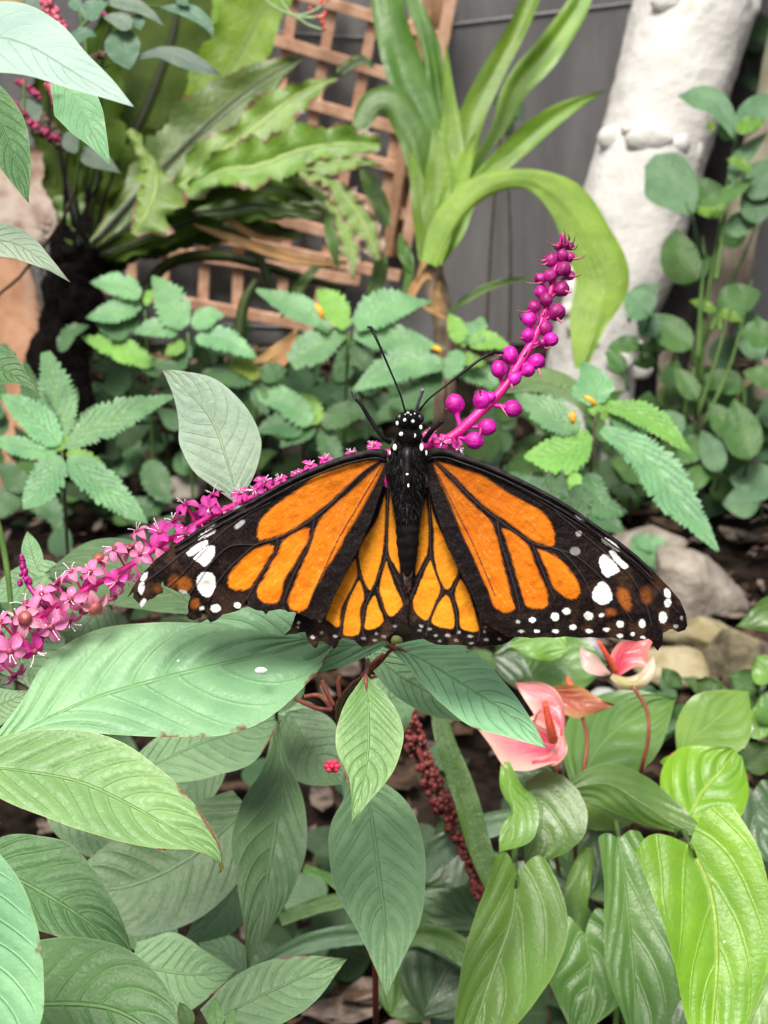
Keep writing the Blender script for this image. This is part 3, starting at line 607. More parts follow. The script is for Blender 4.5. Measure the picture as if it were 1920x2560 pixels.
# ---- round leaved plants on the right
Rg = leaf_mat('round_leaf', (.05, .14, .03), (.09, .19, .065), N=9, k=2.2, rough=.42, speck=.015, bumpd=.0008)
Rb = leaf_mat('round_leaf_blue', (.085, .19, .09), (.15, .28, .14), N=12, k=2.0, rough=.38, speck=.02, bumpd=.0014, v2=.3, w2=.4)
Rl = leaf_mat('round_leaf_lime', (.10, .22, .018), (.24, .42, .06), N=9, k=2.2, rough=.42)
ra = thing('round_leaved_shrub', 'upright shrub with ribbed spoon shaped leaves in front of the white column', 'shrub', base_of(1760, 1000, 1.52))
def rl(mid, W, m=Rg, d=1.52, p_=None, **k):
    o = dict(kind='ovate', tilt=.5, fold=-.2, wave=3, NQ=12, kq=2.0); o.update(k); return leaf(p_, mid, W, d, m, **o)
for q in ([(1845, 310, 1.52), (1820, 450, 1.52), (1790, 620, 1.52), (1760, 800, 1.52), (1750, 960, 1.52)], [(1757, 590, 1.50), (1760, 650, 1.50), (1752, 760, 1.50), (1745, 900, 1.50)], [(1810, 560, 1.50), (1790, 700, 1.50)], [(1900, 530, 1.55), (1860, 640, 1.55), (1800, 760, 1.55), (1730, 940, 1.55), (1700, 1120, 1.55)]):
    vline(ra, q, (1.5, 4, 6, 7), stemg)
stem_down(ra, 1750, 960, 1.52, 7, stemg)
rl([(1838, 345), (1818, 300), (1775, 252), (1693, 240)], ([6, 20, 26, 28, 0], [8, 24, 34, 30, 0]), Rb, p_=ra, pet=(1842, 400, 1.52))
rl([(1728, 535), (1705, 490), (1668, 440), (1625, 400)], ([14, 50, 74, 66, 20], [10, 44, 60, 62, 20]), Rb, 1.46, p_=ra, quilt=3, pet=(1757, 645, 1.50), fold=-.1)
rl([(1738, 512), (1790, 500), (1840, 470), (1892, 440)], ([4, 18, 14, 0], [4, 16, 20, 0]), Rg, 1.48, p_=ra)
rl([(1845, 335), (1870, 300), (1900, 265), (1950, 240)], 36, Rb, 1.50, p_=ra)
rl([(1840, 330), (1870, 312), (1915, 305)], 20, Rl, 1.49, p_=ra); rl([(1830, 460), (1850, 400), (1920, 330)], 22, Rb, 1.50, p_=ra)
rl([(1835, 345), (1815, 330), (1800, 300)], 20, Rg, 1.53, p_=ra); rl([(1880, 430), (1850, 405), (1815, 398)], 14, Rl, 1.48, p_=ra)
rl([(1880, 500), (1900, 450), (1950, 400)], 45, Rb, 1.50, p_=ra); rl([(1900, 560), (1890, 500), (1930, 440)], 40, Rb, 1.50, p_=ra)
rl([(1810, 540), (1780, 500), (1730, 440)], 42, Rg, 1.56, p_=ra); rl([(1800, 540), (1790, 520), (1740, 530)], 26, Rl, 1.50, p_=ra)
rl([(1815, 580), (1850, 560), (1900, 530)], 30, Rb, 1.50, p_=ra); rl([(1745, 700), (1700, 640), (1690, 570)], 55, Rg, 1.58, p_=ra)
rl([(1740, 705), (1720, 680), (1780, 640)], 40, Rg, 1.58, p_=ra); rl([(1800, 560), (1830, 600), (1870, 580)], 24, Rg, 1.55, p_=ra); rl([(1770, 300), (1780, 320), (1762, 318)], 8, Rl, 1.50, p_=ra)
rb_ = thing('round_leaved_shrub', 'lower round leaved plant with dull green coin shaped leaves right of the arching strap leaf', 'shrub', base_of(1700, 1150, 1.5), None)
for q in ([(1830, 760, 1.5), (1790, 900, 1.5), (1740, 1050, 1.5)], [(1740, 880, 1.5), (1725, 1000, 1.5)], [(1880, 700, 1.5), (1830, 900, 1.5), (1760, 1060, 1.5)]): vline(rb_, q, (1.5, 4, 6), stemg)
stem_down(rb_, 1740, 1050, 1.5, 4, stemd)
for x, y, x2, y2, W, m in ((1795, 772, 1888, 738, 52, Rg), (1800, 782, 1848, 800, 18, Rl), (1790, 780, 1732, 755, 17, Rl), (1625, 790, 1570, 740, 52, Rb), (1730, 870, 1625, 800, 50, Rg), (1640, 840, 1600, 800, 38, Rb), (1600, 860, 1530, 870, 28, Rg), (1690, 865, 1580, 875, 18, Rg),
                     (1560, 930, 1520, 885, 28, Rg), (1640, 905, 1590, 910, 26, Rg), (1860, 970, 1770, 945, 38, Rg), (1740, 1000, 1695, 930, 32, Rg), (1900, 900, 1860, 780, 52, Rb), (1930, 850, 1860, 830, 45, Rg), (1950, 960, 1870, 935, 34, Rg),
                     (1870, 1150, 1840, 1020, 60, Rg), (1700, 1090, 1650, 1040, 45, Rb), (1800, 1180, 1760, 1090, 40, Rb), (1940, 1220, 1840, 1200, 60, Rb), (1830, 1090, 1780, 1020, 40, Rg), (1900, 1260, 1820, 1260, 50, Rb), (1700, 1230, 1780, 1170, 34, Rg), (1760, 1100, 1700, 1150, 40, Rg), (1880, 1060, 1940, 1080, 50, Rg), (1570, 760, 1640, 720, 30, Rb)):
    rl([(x, y), ((x + x2) / 2, (y + y2) / 2 - 5), (x2 + (x2 - x) * .18, y2 + (y2 - y) * .18)], W * .82, m, 1.5 + random.uniform(-.04, .04), p_=rb_, kind='ovate', pet=(x + random.uniform(-15, 15), y + 45, 1.5), petr=4)

# ---- serrated shrubs in the middle distance
bud_y = plain('orange_petal', (.75, .30, .01), (.85, .42, .03), 200, .5)
def serr(label, cx, cy, d, leaves, r=6, buds=(), name='serrated_shrub', extra=()):
    t = thing(name, label, 'shrub', base_of(cx, cy, d), 'serrated leaved shrubs')
    stem_down(t, cx, cy, d, r * .65, stemd if cy > 900 else stemg, random.uniform(-.01, .01), .01)
    for q in leaves:
        mid, W, m = q[0], q[1], q[2] if len(q) > 2 else S1; kw = dict(kind='ovate', tilt=.75, fold=-.25, tooth=int(max(8, np.hypot(mid[0][0] - mid[-1][0], mid[0][1] - mid[-1][1]) / 13)), ta=.30, quilt=3.0, NQ=8, kq=3.0, wave=3, droop=.12)
        kw.update(q[3] if len(q) > 3 else {}); leaf(t, mid, W, d + (mid[-1][1] - cy) * -.00008, m, **kw)
    for (x, y, x2, y2, w_) in buds:
        mb = MB(); q = spline([P(x, y, d * .985), P((x + x2) / 2 + 2, (y + y2) / 2 - 2, d * .983), P(x2, y2, d * .985)], 8); mb.tube(q, np.array([.6, .9, 1, 1, 1, .9, .8, .4]) * w_ * d / FPX, 8); mb.build('flower_bud', bud_y, t)
    return t
serr('star shaped rosette of long toothed leaves at the left edge, nearest of the serrated shrubs', 155, 1128, .72, [
    ([(156, 1112), (140, 1000), (112, 880)], ([12, 44, 56, 34, 10], [12, 46, 58, 46, 14])), ([(150, 1112), (80, 1040), (0, 985)], 46), ([(165, 1118), (280, 1045), (445, 985)], ([10, 40, 52, 40, 20, 0], [10, 36, 48, 38, 20, 0])), ([(145, 1130), (60, 1118), (-40, 1095)], 30),
    ([(148, 1138), (115, 1200), (57, 1275)], 50), ([(165, 1132), (220, 1150), (272, 1182)], 24, S2), ([(168, 1145), (270, 1225), (370, 1310)], 48), ([(180, 1115), (215, 1060), (240, 1010)], 34, S3), ([(150, 1100), (90, 1010), (60, 900)], 40, S3),
    ([(152, 1125), (160, 1105), (170, 1085)], 12, S2), ([(152, 1128), (140, 1110), (130, 1098)], 10, S2), ([(40, 900), (-10, 880), (-60, 870)], 30, S3)], 8)
serr('toothed shrub tip with a reddish centre beside the black fern root', 470, 832, 1.20, [
    ([(462, 818), (420, 760), (378, 692)], ([14, 44, 40, 20, 0], [14, 50, 58, 40, 6])), ([(478, 815), (525, 790), (562, 790)], 30), ([(445, 835), (390, 818), (330, 832)], 28), ([(488, 848), (560, 848), (645, 896)], 34), ([(455, 848), (440, 868), (412, 885)], 22, S2), ([(480, 812), (500, 800), (525, 790)], 16, S2), ([(470, 850), (440, 910), (370, 905)], 26, S3)], 6)
serr('pale green toothed sprig right of the pedestal, leftmost against the trellis', 362, 775, 1.24, [
    ([(352, 742), (300, 712), (225, 706)], 34), ([(355, 760), (300, 775), (214, 795)], 32), ([(350, 790), (290, 830), (235, 800)], 26, S3), ([(365, 765), (372, 735), (385, 725)], 12, S2), ([(150, 880), (175, 830), (225, 815)], 22, S3), ([(380, 915), (320, 880), (200, 840)], 34, S2), ([(400, 940), (360, 900), (310, 880)], 26, S3)], 5)
serr('bright toothed shrub tip just above the left antenna', 872, 828, 1.16, [
    ([(868, 818), (838, 772), (790, 728)], ([16, 34, 36, 24, 0], [16, 30, 44, 36, 6]), S2), ([(862, 832), (800, 855), (725, 905)], ([12, 46, 48, 24], [12, 40, 44, 20])), ([(888, 815), (970, 770), (1085, 752)], ([20, 56, 54, 20, 0], [16, 42, 40, 20, 0])), ([(885, 828), (990, 840), (1118, 872)], ([20, 38, 30, 16, 0], [16, 46, 44, 24, 0])),
    ([(825, 825), (760, 780), (640, 724)], ([10, 26, 34, 22, 4], [10, 36, 40, 24, 4])), ([(866, 822), (852, 795), (842, 765)], 15, S2), ([(865, 850), (845, 900), (835, 940)], 10, S3), ([(885, 835), (905, 900), (1000, 930)], 26, S3)], 7,
     [(790, 762, 808, 800, 7)])
serr('toothed shrub tip with a broad leaf lying behind the butterfly antennae', 1115, 925, 1.13, [
    ([(1108, 912), (1010, 905), (884, 975)], ([14, 44, 52, 30, 4], [14, 38, 44, 30, 4])), ([(1120, 915), (1180, 920), (1252, 975)], 40, S1), ([(1105, 930), (1040, 990), (960, 1010)], 36, S3)], 6)
serr('small bright toothed shrub tip between the corn plant and the magenta buds', 1160, 866, 1.12, [
    ([(1152, 858), (1142, 820), (1122, 784)], 28, S2), ([(1165, 855), (1195, 820), (1205, 790)], 34, S1), ([(1172, 862), (1220, 850), (1280, 872)], 26, S2), ([(1150, 875), (1135, 910), (1112, 948)], 30, S1), ([(1165, 880), (1180, 900), (1215, 910)], 20, S2), ([(1160, 868), (1158, 850), (1165, 842)], 9, S2)], 5, [(1082, 868, 1106, 884, 6)])
serr('largest toothed shrub tip right of the magenta buds, one long leaf hanging down', 1490, 1035, .74, [
    ([(1492, 1010), (1480, 950), (1455, 905)], ([20, 60, 62, 30, 6], [20, 52, 50, 26, 4]), S1), ([(1520, 1015), (1620, 1045), (1738, 1140)], ([14, 34, 40, 22, 0], [12, 30, 30, 20, 0]), S2), ([(1505, 1072), (1620, 1150), (1700, 1260), (1795, 1378)], ([12, 44, 62, 60, 36, 4], [12, 38, 56, 52, 26, 4])),
    ([(1475, 1085), (1410, 1128), (1310, 1142)], ([14, 54, 60, 40, 4], [14, 48, 52, 34, 4]), S2), ([(1450, 1075), (1370, 1030), (1285, 985)], 46, S1), ([(1530, 1045), (1580, 1080), (1632, 1120)], 20, S1), ([(1495, 1030), (1510, 1010), (1530, 995)], 16, S2), ([(1490, 1040), (1480, 1020), (1470, 1005)], 12, S2),
    ([(1500, 1045), (1530, 1035), (1560, 1045)], 14, S2), ([(1450, 1210), (1440, 1270), (1410, 1330)], 40, S3), ([(1470, 1180), (1500, 1260), (1560, 1290)], 40, S3), ([(1400, 1180), (1380, 1240), (1400, 1290)], 40, S3)], 8, [(1462, 992, 1490, 1014, 6), (1428, 1032, 1432, 1060, 8)])
blade_ = leaf(thing('strap_leaved_plant', 'single dark green strap leaf arching behind the right magenta buds', 'plant', base_of(1480, 1060, .78)), [(1490, 1055), (1440, 985), (1350, 950), (1270, 965), (1200, 990)], 32, .78, Cd, kind='lance', tilt=.4)
serr('dim toothed shrub tip low left of the butterfly head', 800, 1070, 1.16, [
    ([(795, 1060), (770, 1010), (745, 985)], 34, S2), ([(790, 1068), (730, 1090), (700, 1120)], 28, S3), ([(805, 1065), (870, 1030), (930, 1040)], 34, S3), ([(800, 1075), (830, 1130), (850, 1180)], 32, S3), ([(780, 1060), (720, 1010), (660, 1000)], 40, S1), ([(760, 1080), (700, 1060), (640, 1080)], 36, S3)], 5)
serr('blue green toothed shrub tip above the pale upright leaf', 640, 960, 1.20, [
    ([(640, 950), (600, 940), (500, 930)], 36, S3), ([(650, 945), (680, 930), (720, 925)], 30, S3), ([(640, 960), (690, 990), (760, 1000)], 34, S1), ([(640, 950), (620, 920), (560, 910)], 26, B4), ([(650, 960), (650, 1000), (670, 1040)], 26, S3)], 5)
serr('small toothed sprig hanging by the right rocks below the wing edge', 1600, 1360, 1.4, [
    ([(1580, 1340), (1620, 1380), (1655, 1430)], 34, S1), ([(1590, 1350), (1640, 1360), (1680, 1380)], 26, S1)], 4)
serr('green toothed plant along the upper edge of the right wing', 1440, 1230, 1.05, [
    ([(1430, 1250), (1500, 1290), (1560, 1330)], 44, S3), ([(1450, 1240), (1520, 1270), (1570, 1280)], 32, S3), ([(1420, 1240), (1330, 1220), (1270, 1180)], 40, S3), ([(1430, 1180), (1440, 1210), (1450, 1270)], 24, S2)], 5)
serr('dark toothed plant at the left edge above the spike', 60, 1230, 1.04, [
    ([(60, 1240), (20, 1250), (-20, 1300)], 40, S3), ([(70, 1230), (130, 1280), (150, 1330)], 36, S3), ([(60, 1230), (20, 1180), (-20, 1170)], 34, S3), ([(330, 1250), (380, 1270), (420, 1250)], 26, S3), ([(370, 1150), (400, 1220), (430, 1260)], 40, S3)], 5)
# ================================================================ upper left shrub
U1 = leaf_mat('upper_leaf', (.085, .19, .115), (.14, .26, .16), N=9, k=3, rough=.42, v2=.3, edge=(.35, .42, .3))
U2 = leaf_mat('upper_leaf_grey', (.11, .17, .125), (.18, .23, .18), N=9, k=3, rough=.45, v2=.3)
pinkd = plain('dark_pink_bud', (.20, .012, .06), (.42, .05, .14), 300, .5, .4, .0006)
pinkl = plain('pink_bud', (.45, .05, .13), (.70, .22, .25), 260, .5, .4, .0006)
us = thing('flowering_shrub', 'blue green leaved shrub with small raspberry pink flower spikes in the upper left corner', 'shrub', base_of(180, 60, .72))
def ul(mid, W, m=U1, d=.70, **k):
    o = dict(kind='acum', tilt=.5, fold=-.15, wave=3, name='leaf'); o.update(k); return leaf(us, mid, W, d, m, **o)
ul([(160, 117), (190, 95), (215, 82), (242, 92)], ([2, 16, 16, 0], [3, 14, 14, 0])); ul([(295, 72), (305, 110), (325, 174)], 44, kind='ovate')
ul([(335, 148), (400, 132), (480, 158), (556, 190)], ([2, 14, 26, 20, 0], [2, 12, 20, 16, 0]), U2); ul([(400, 18), (460, 28), (510, 58), (536, 97)], ([2, 14, 24, 18, 0], [2, 10, 12, 8, 0])); ul([(268, 5), (330, 10), (380, 38), (416, 72)], 18, U2)
ul([(110, 80), (60, 50), (25, 20)], 40, U2, .74, kind='ovate'); ul([(212, 48), (235, 20), (275, 5)], 26); ul([(330, 45), (345, 55), (352, 78)], 20); ul([(440, -10), (462, 5), (474, 18)], 14)
ul([(175, -5), (195, 15), (215, 32)], 16); ul([(140, 20), (110, 50), (80, 70)], 30, U2, .76); ul([(60, 20), (100, 0), (140, -20)], 40, U2, .76)
ul([(195, 335), (180, 355), (188, 385)], 26, U2, .8, kind='ovate'); ul([(195, 380), (250, 400), (305, 435)], 26, U2, .8); ul([(70, 240), (80, 290), (95, 330)], 30, U2, .8); ul([(330, 70), (300, 50), (250, 40)], 22, U2)
for q, r_ in (([(262, -10, .74), (228, 40, .74), (192, 80, .74)], 5), ([(200, 30, .76), (215, 140, .76), (205, 300, .76), (190, 480, .78)], 4), ([(335, 148, .72), (280, 160, .74), (218, 190, .76)], 2.5), ([(262, 15, .74), (240, -30, .74)], 4), ([(60, 205, .78), (60, 330, .78), (45, 380, .78)], 4), ([(110, 70, .75), (75, 60, .76)], 4), ([(400, 18, .72), (330, 10, .72), (262, 15, .74)], 3)):
    vline(us, q, r_, stemg)
vline(us, [(190, 470, .78), (150, 560, .8), (60, 680, .85), (-60, 860, .9), (-80, 1500, 1.0)], 4, stemd)
def spike_small(par, pts, w_, d, m, n_, seed, sz=7):
    r_ = random.Random(seed); mb = MB(); S = spline([(x, y, 0) for x, y in pts], n_)
    mb.tube(P(S[:, 0], S[:, 1], np.full(n_, d)), 2.5 * d / FPX, 5)
    for i in range(n_):
        f = i / n_; ww = w_ * (1 - .55 * f ** 3)
        for k in range(3):
            a = r_.uniform(0, 6.28); x = S[i, 0] + math.cos(a) * ww; y = S[i, 1] + r_.uniform(-4, 4) + math.cos(a) * 2; mb.blob(P(x, y, d + math.sin(a) * ww * d / FPX), np.array([r_.uniform(.7, 1.2)] * 3) * sz * d / FPX, 0, 6, 8, bump=.5, seed=i)
    return mb.build('flower_spike', m, par)
spike_small(us, [(112, -20), (125, 20), (148, 60), (160, 105)], 15, .69, pinkl, 26, 1); spike_small(us, [(268, 38), (290, 48), (318, 44)], 13, .71, pinkd, 10, 2)
spike_small(us, [(125, 212), (140, 228), (140, 255)], 13, .70, pinkl, 9, 3); spike_small(us, [(0, 235), (40, 270), (90, 315), (145, 350)], 11, .78, pinkd, 26, 4); spike_small(us, [(50, 205), (95, 240)], 8, .8, pinkd, 9, 5); spike_small(us, [(335, 0), (350, 12)], 8, .71, pinkd, 4, 6)
seedm = plain('dried_seed_spike', (.05, .03, .02), (.13, .09, .06), 200, .8)
spike_small(us, [(218, 158), (245, 140), (285, 128)], 10, .74, seedm, 12, 7, 6); spike_small(us, [(85, 290), (110, 320), (165, 370)], 24, .86, seedm, 18, 8, 12)

# thin stem with tiny red buds at the top
rs = thing('red_bud_sprig', 'thin pale green sprig with tiny red buds hanging at the top before the trellis', 'flower sprig', tuple(P(640, -20, .9)))
for q in ([(650, -15, .9), (690, 20, .9), (740, 42, .9), (770, 62, .9), (805, 74, .9)], [(690, -20, .9), (712, 15, .9), (728, 34, .9)], [(728, 36, .9), (760, 36, .9), (800, 20, .9)], [(740, 42, .9), (790, 44, .9), (806, 38, .9)], [(780, 30, .9), (812, 8, .9), (815, -6, .9)]):
    vline(rs, q, 3, leaf_mat('sprig_stem', (.30, .45, .22)))
redb = plain('red_bud', (.55, .02, .03), (.70, .06, .06), 200, .4)
for (x, y, x2, y2) in ((805, 48, 815, 28), (775, 28, 776, 16), (790, 45, 796, 38), (806, 72, 816, 72), (815, 4, 820, -6), (803, 12, 806, -2), (808, 50, 805, 62)):
    mb = MB(); mb.tube(spline([P(x, y, .9), P((x + x2) / 2, (y + y2) / 2, .9), P(x2, y2, .9)], 6), np.array([.5, 1, 1, 1, .8, .3]) * 5 * .9 / FPX, 7); mb.build('bud', redb, rs)

# ================================================================ FOREGROUND PLANT with the magenta spike
M1 = leaf_mat('mint_leaf', col=(.215, .45, .235), vein=(.16, .36, .10), brown=.06, N=9, k=2.3, p=1.35, rough=.40, spec=.34, mw=.03, w2=.13, v2=.55, speck=.018, edge=(.42, .52, .22), bumpd=.0005)
M1b = leaf_mat('mint_leaf_yellowish', col=(.17, .345, .12), vein=(.17, .35, .07), brown=.06, N=10, k=2.3, p=1.35, rough=.40, spec=.34, mw=.03, w2=.13, v2=.45, speck=.02, edge=(.50, .60, .2), bumpd=.0005, patch=(.20, .37, .085))
M2 = leaf_mat('broad_leaf_green', col=(.085, .215, .075), vein=(.15, .30, .085), brown=.06, N=8, k=2.2, p=1.35, rough=.44, spec=.34, mw=.04, w2=.16, v2=.5, edge=(.25, .4, .16), bumpd=.0006, speck=.01)
M3 = leaf_mat('broad_leaf_grey', col=(.165, .315, .15), vein=(.17, .30, .12), brown=.06, N=10, k=2.3, p=1.35, rough=.46, spec=.34, mw=.035, w2=.16, v2=.45, bumpd=.0006, edge=(.3, .42, .25), speck=.01)
M4 = leaf_mat('broad_leaf_shade', (.09, .185, .08), (.13, .22, .10), N=8, k=2.3, p=1.35, rough=.46, mw=.035, w2=.16, v2=.45, bumpd=.0006)  # shade on the low and rear leaves painted in as a darker green
M5 = leaf_mat('broad_leaf_pale', col=(.30, .42, .31), vein=(.38, .47, .20), brown=.06, N=9, k=2.3, p=1.35, rough=.5, mw=.03, w2=.14, v2=.4, bumpd=.0006, speck=.05)
M6 = leaf_mat('broad_leaf_lit', (.36, .53, .47), (.30, .46, .38), N=9, k=2.3, p=1.35, rough=.4, spec=.55, mw=.02, w2=.1, v2=.3, bumpd=.0005, speck=.012, edge=(.6, .62, .4))  # strong light and sheen on the leaf painted into its pale colour
fp = thing('flowering_shrub', 'shrub with broad pale mint leaves and the long magenta flower spike the butterfly sits on', 'shrub', base_of(900, 1700, .36))
def fl(mid, W, m, d, **k):
    o = dict(kind='ovate', tilt=.6, fold=-.12, quilt=3.0, NQ=9, kq=2.3, pq=1.35, wave=5, wf=1.5, nv=29); o.update(k)
    return leaf(fp, mid, W, d, m, **o)
# -- extra shaded leaves closing the gaps low on the left
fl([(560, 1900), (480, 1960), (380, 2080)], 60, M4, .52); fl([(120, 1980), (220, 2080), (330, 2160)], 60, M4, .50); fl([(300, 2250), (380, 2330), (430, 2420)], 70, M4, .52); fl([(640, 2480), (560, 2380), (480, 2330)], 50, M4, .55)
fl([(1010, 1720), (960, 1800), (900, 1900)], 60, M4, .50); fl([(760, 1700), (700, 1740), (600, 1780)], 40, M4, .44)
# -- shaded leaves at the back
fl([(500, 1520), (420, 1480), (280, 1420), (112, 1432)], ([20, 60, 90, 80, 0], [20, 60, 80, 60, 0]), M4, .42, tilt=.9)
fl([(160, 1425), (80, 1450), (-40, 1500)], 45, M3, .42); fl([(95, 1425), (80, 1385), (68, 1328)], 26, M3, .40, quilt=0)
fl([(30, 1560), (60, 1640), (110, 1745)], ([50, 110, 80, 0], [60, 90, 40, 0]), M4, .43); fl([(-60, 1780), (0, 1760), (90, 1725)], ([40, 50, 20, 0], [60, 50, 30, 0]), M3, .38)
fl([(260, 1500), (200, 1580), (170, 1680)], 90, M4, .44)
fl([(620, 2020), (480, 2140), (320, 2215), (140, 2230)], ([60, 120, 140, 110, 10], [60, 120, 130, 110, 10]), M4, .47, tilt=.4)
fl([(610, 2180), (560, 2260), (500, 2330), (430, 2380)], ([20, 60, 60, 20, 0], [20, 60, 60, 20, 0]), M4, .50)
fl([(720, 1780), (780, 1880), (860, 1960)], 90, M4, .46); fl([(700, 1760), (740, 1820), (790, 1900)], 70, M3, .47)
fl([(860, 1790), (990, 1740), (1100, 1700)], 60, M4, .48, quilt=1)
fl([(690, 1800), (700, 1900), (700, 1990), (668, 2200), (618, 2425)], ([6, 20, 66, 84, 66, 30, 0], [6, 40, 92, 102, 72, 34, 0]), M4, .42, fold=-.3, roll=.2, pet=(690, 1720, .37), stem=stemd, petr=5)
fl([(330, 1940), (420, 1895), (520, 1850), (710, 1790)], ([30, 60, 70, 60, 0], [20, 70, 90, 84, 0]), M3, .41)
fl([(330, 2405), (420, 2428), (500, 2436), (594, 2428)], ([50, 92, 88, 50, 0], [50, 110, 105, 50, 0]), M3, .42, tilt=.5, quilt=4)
fl([(900, 1940), (926, 2030), (948, 2190), (962, 2310), (968, 2496)], ([20, 98, 118, 112, 88, 40, 0], [20, 96, 118, 112, 76, 36, 0]), M3, .38, fold=-.15, tilt=.45, quilt=4, NQ=10)
fl([(-60, 2165), (46, 2200), (190, 2284), (270, 2350), (342, 2440)], ([60, 110, 140, 120, 80, 40, 0], [40, 80, 95, 80, 55, 25, 0]), M2, .335, quilt=5, NQ=8, fold=-.2)
fl([(-60, 2540), (120, 2510), (300, 2530), (450, 2640)], ([60, 150, 170, 120, 20], [60, 120, 140, 100, 10]), M2, .31, quilt=3.5, NQ=7, fold=.1)
fl([(-200, 2080), (-110, 2230), (-60, 2400), (-40, 2720)], ([60, 150, 165, 150, 60], [60, 100, 100, 90, 30]), M1, .27, quilt=3.5, fold=-.1, tilt=.15, roll=-.3)
fl([(520, 2560), (640, 2495), (770, 2435), (869, 2396)], ([40, 70, 74, 46, 0], [40, 80, 86, 60, 0]), M3, .36, quilt=4, NQ=10, tilt=.6)
for x, y, x2, y2, w_ in ((470, 2570, 448, 2506, 22), (545, 2570, 538, 2494, 22), (560, 2570, 590, 2520, 12)):
    fl([(x, y), (x2, y2)], w_, M1b, .34, quilt=0)
# -- pale upright leaf over the serrated plants
fl([(592, 1250), (570, 1160), (520, 1035), (404, 922)], ([10, 60, 92, 100, 90, 60, 24, 0], [10, 60, 92, 95, 84, 70, 40, 0]), M5, .345, tilt=.2, quilt=3, fold=-.15)
# -- main leaves
fl([(972, 1608), (900, 1612), (800, 1615), (650, 1605), (430, 1600)], ([2, 44, 66, 72, 60, 40, 0], [2, 36, 66, 84, 84, 56, 0]), M1, .324, quilt=4, tilt=.5)
fl([(-30, 1880), (60, 1826), (220, 1752), (400, 1697), (600, 1648), (760, 1610), (860, 1570)], ([12, 60, 135, 158, 140, 112, 70, 20, 0], [12, 30, 70, 118, 150, 172, 160, 90, 0]), M1, .315, quilt=7, NQ=9, fold=-.1, wave=4, tilt=.75)
fl([(985, 1620), (1060, 1652), (1200, 1738), (1290, 1800), (1368, 1872)], ([10, 66, 84, 62, 30, 0], [10, 50, 70, 76, 46, 0]), M1, .325, tilt=.8, quilt=4, NQ=10, pet=(905, 1690, .34), stem=stemr, petr=6)
fl([(920, 1620), (1000, 1690), (1110, 1750), (1200, 1800)], ([20, 50, 40, 10], [20, 46, 50, 10]), M3, .345)
fl([(914, 1692), (922, 1800), (915, 1920), (880, 2062)], ([6, 56, 84, 82, 56, 24, 0], [6, 58, 80, 80, 50, 18, 0]), M1b, .305, quilt=4.5, NQ=11, tilt=.5, fold=-.2, pet=(920, 1650, .33), stem=stemr, petr=6)
fl([(-60, 1915), (60, 1928), (200, 1955), (330, 2015), (440, 2078), (520, 2125), (556, 2166)], ([60, 95, 120, 130, 120, 100, 62, 0], [50, 85, 108, 115, 100, 72, 26, 0]), M1b, .285, quilt=4.5, NQ=10, fold=-.15)
mb = MB(); mb.tube(spline([P(552, 2160, .285), P(554, 2172, .284), P(548, 2182, .284)], 6), np.array([5, 6, 5, 4, 3, 1]) * .285 / FPX, 7); mb.build('leaf_tip', leaf_mat('yellow_tip', (.45, .45, .05)), fp)
# top left leaves belong to a nearer branch of the same kind
tb = thing('overhanging_branch', 'pale broad leaves of a near branch reaching in from the left edge, one painted almost white for strong light', 'branch', tuple(P(-150, 300, .27)))
def tl(mid, W, m, d, **k):
    o = dict(kind='ovate', tilt=.6, fold=-.1, quilt=3.0, NQ=8, kq=2.3, pq=1.35, wave=4, nv=25, name='leaf'); o.update(k); return leaf(tb, mid, W, d, m, **o)
tl([(140, 200), (190, 250), (225, 320), (276, 416)], ([16, 50, 46, 26, 0], [20, 66, 52, 20, 0]), leaf_mat('broad_leaf_fresh', (.15, .33, .16), (.34, .52, .25), N=8, k=2.3, p=1.35, rough=.42, v2=.3, edge=(.5, .55, .3)), .33, fold=-.3)
tl([(-60, 220), (10, 330), (72, 508)], ([50, 60, 40, 0], [60, 60, 40, 0]), M2, .30); tl([(-80, 80), (60, 110), (200, 190), (336, 268)], ([70, 92, 90, 62, 36, 0], [70, 88, 68, 46, 22, 0]), M6, .25, tilt=1.3, quilt=2.5)
tl([(-60, 590), (40, 610), (110, 655), (176, 706)], ([30, 42, 34, 16, 0], [30, 40, 32, 12, 0]), M5, .30, fold=.2); tl([(-60, 900), (20, 930), (100, 990)], ([50, 50, 26, 0], [60, 50, 10, 0]), M2, .32, quilt=1)
vline(tb, [(-200, 100, .26), (-120, 400, .3), (-160, 900, .33)], 9, stemr); vline(tb, [(-60, 590, .3), (-120, 560, .3)], 5, stemr); vline(tb, [(-60, 900, .32), (-150, 870, .33)], 5, stemr); vline(tb, [(-60, 220, .3), (-120, 260, .28)], 5, stemr); vline(tb, [(-80, 80, .25), (-200, 60, .26)], 6, stemr); vline(tb, [(140, 200, .33), (60, 150, .32), (-140, 140, .27)], 5, stemr)
vline(fp, [(30, 1545, .36), (20, 1440, .38), (0, 1330, .4), (-30, 1240, .42)], (7, 8, 9), stemg)
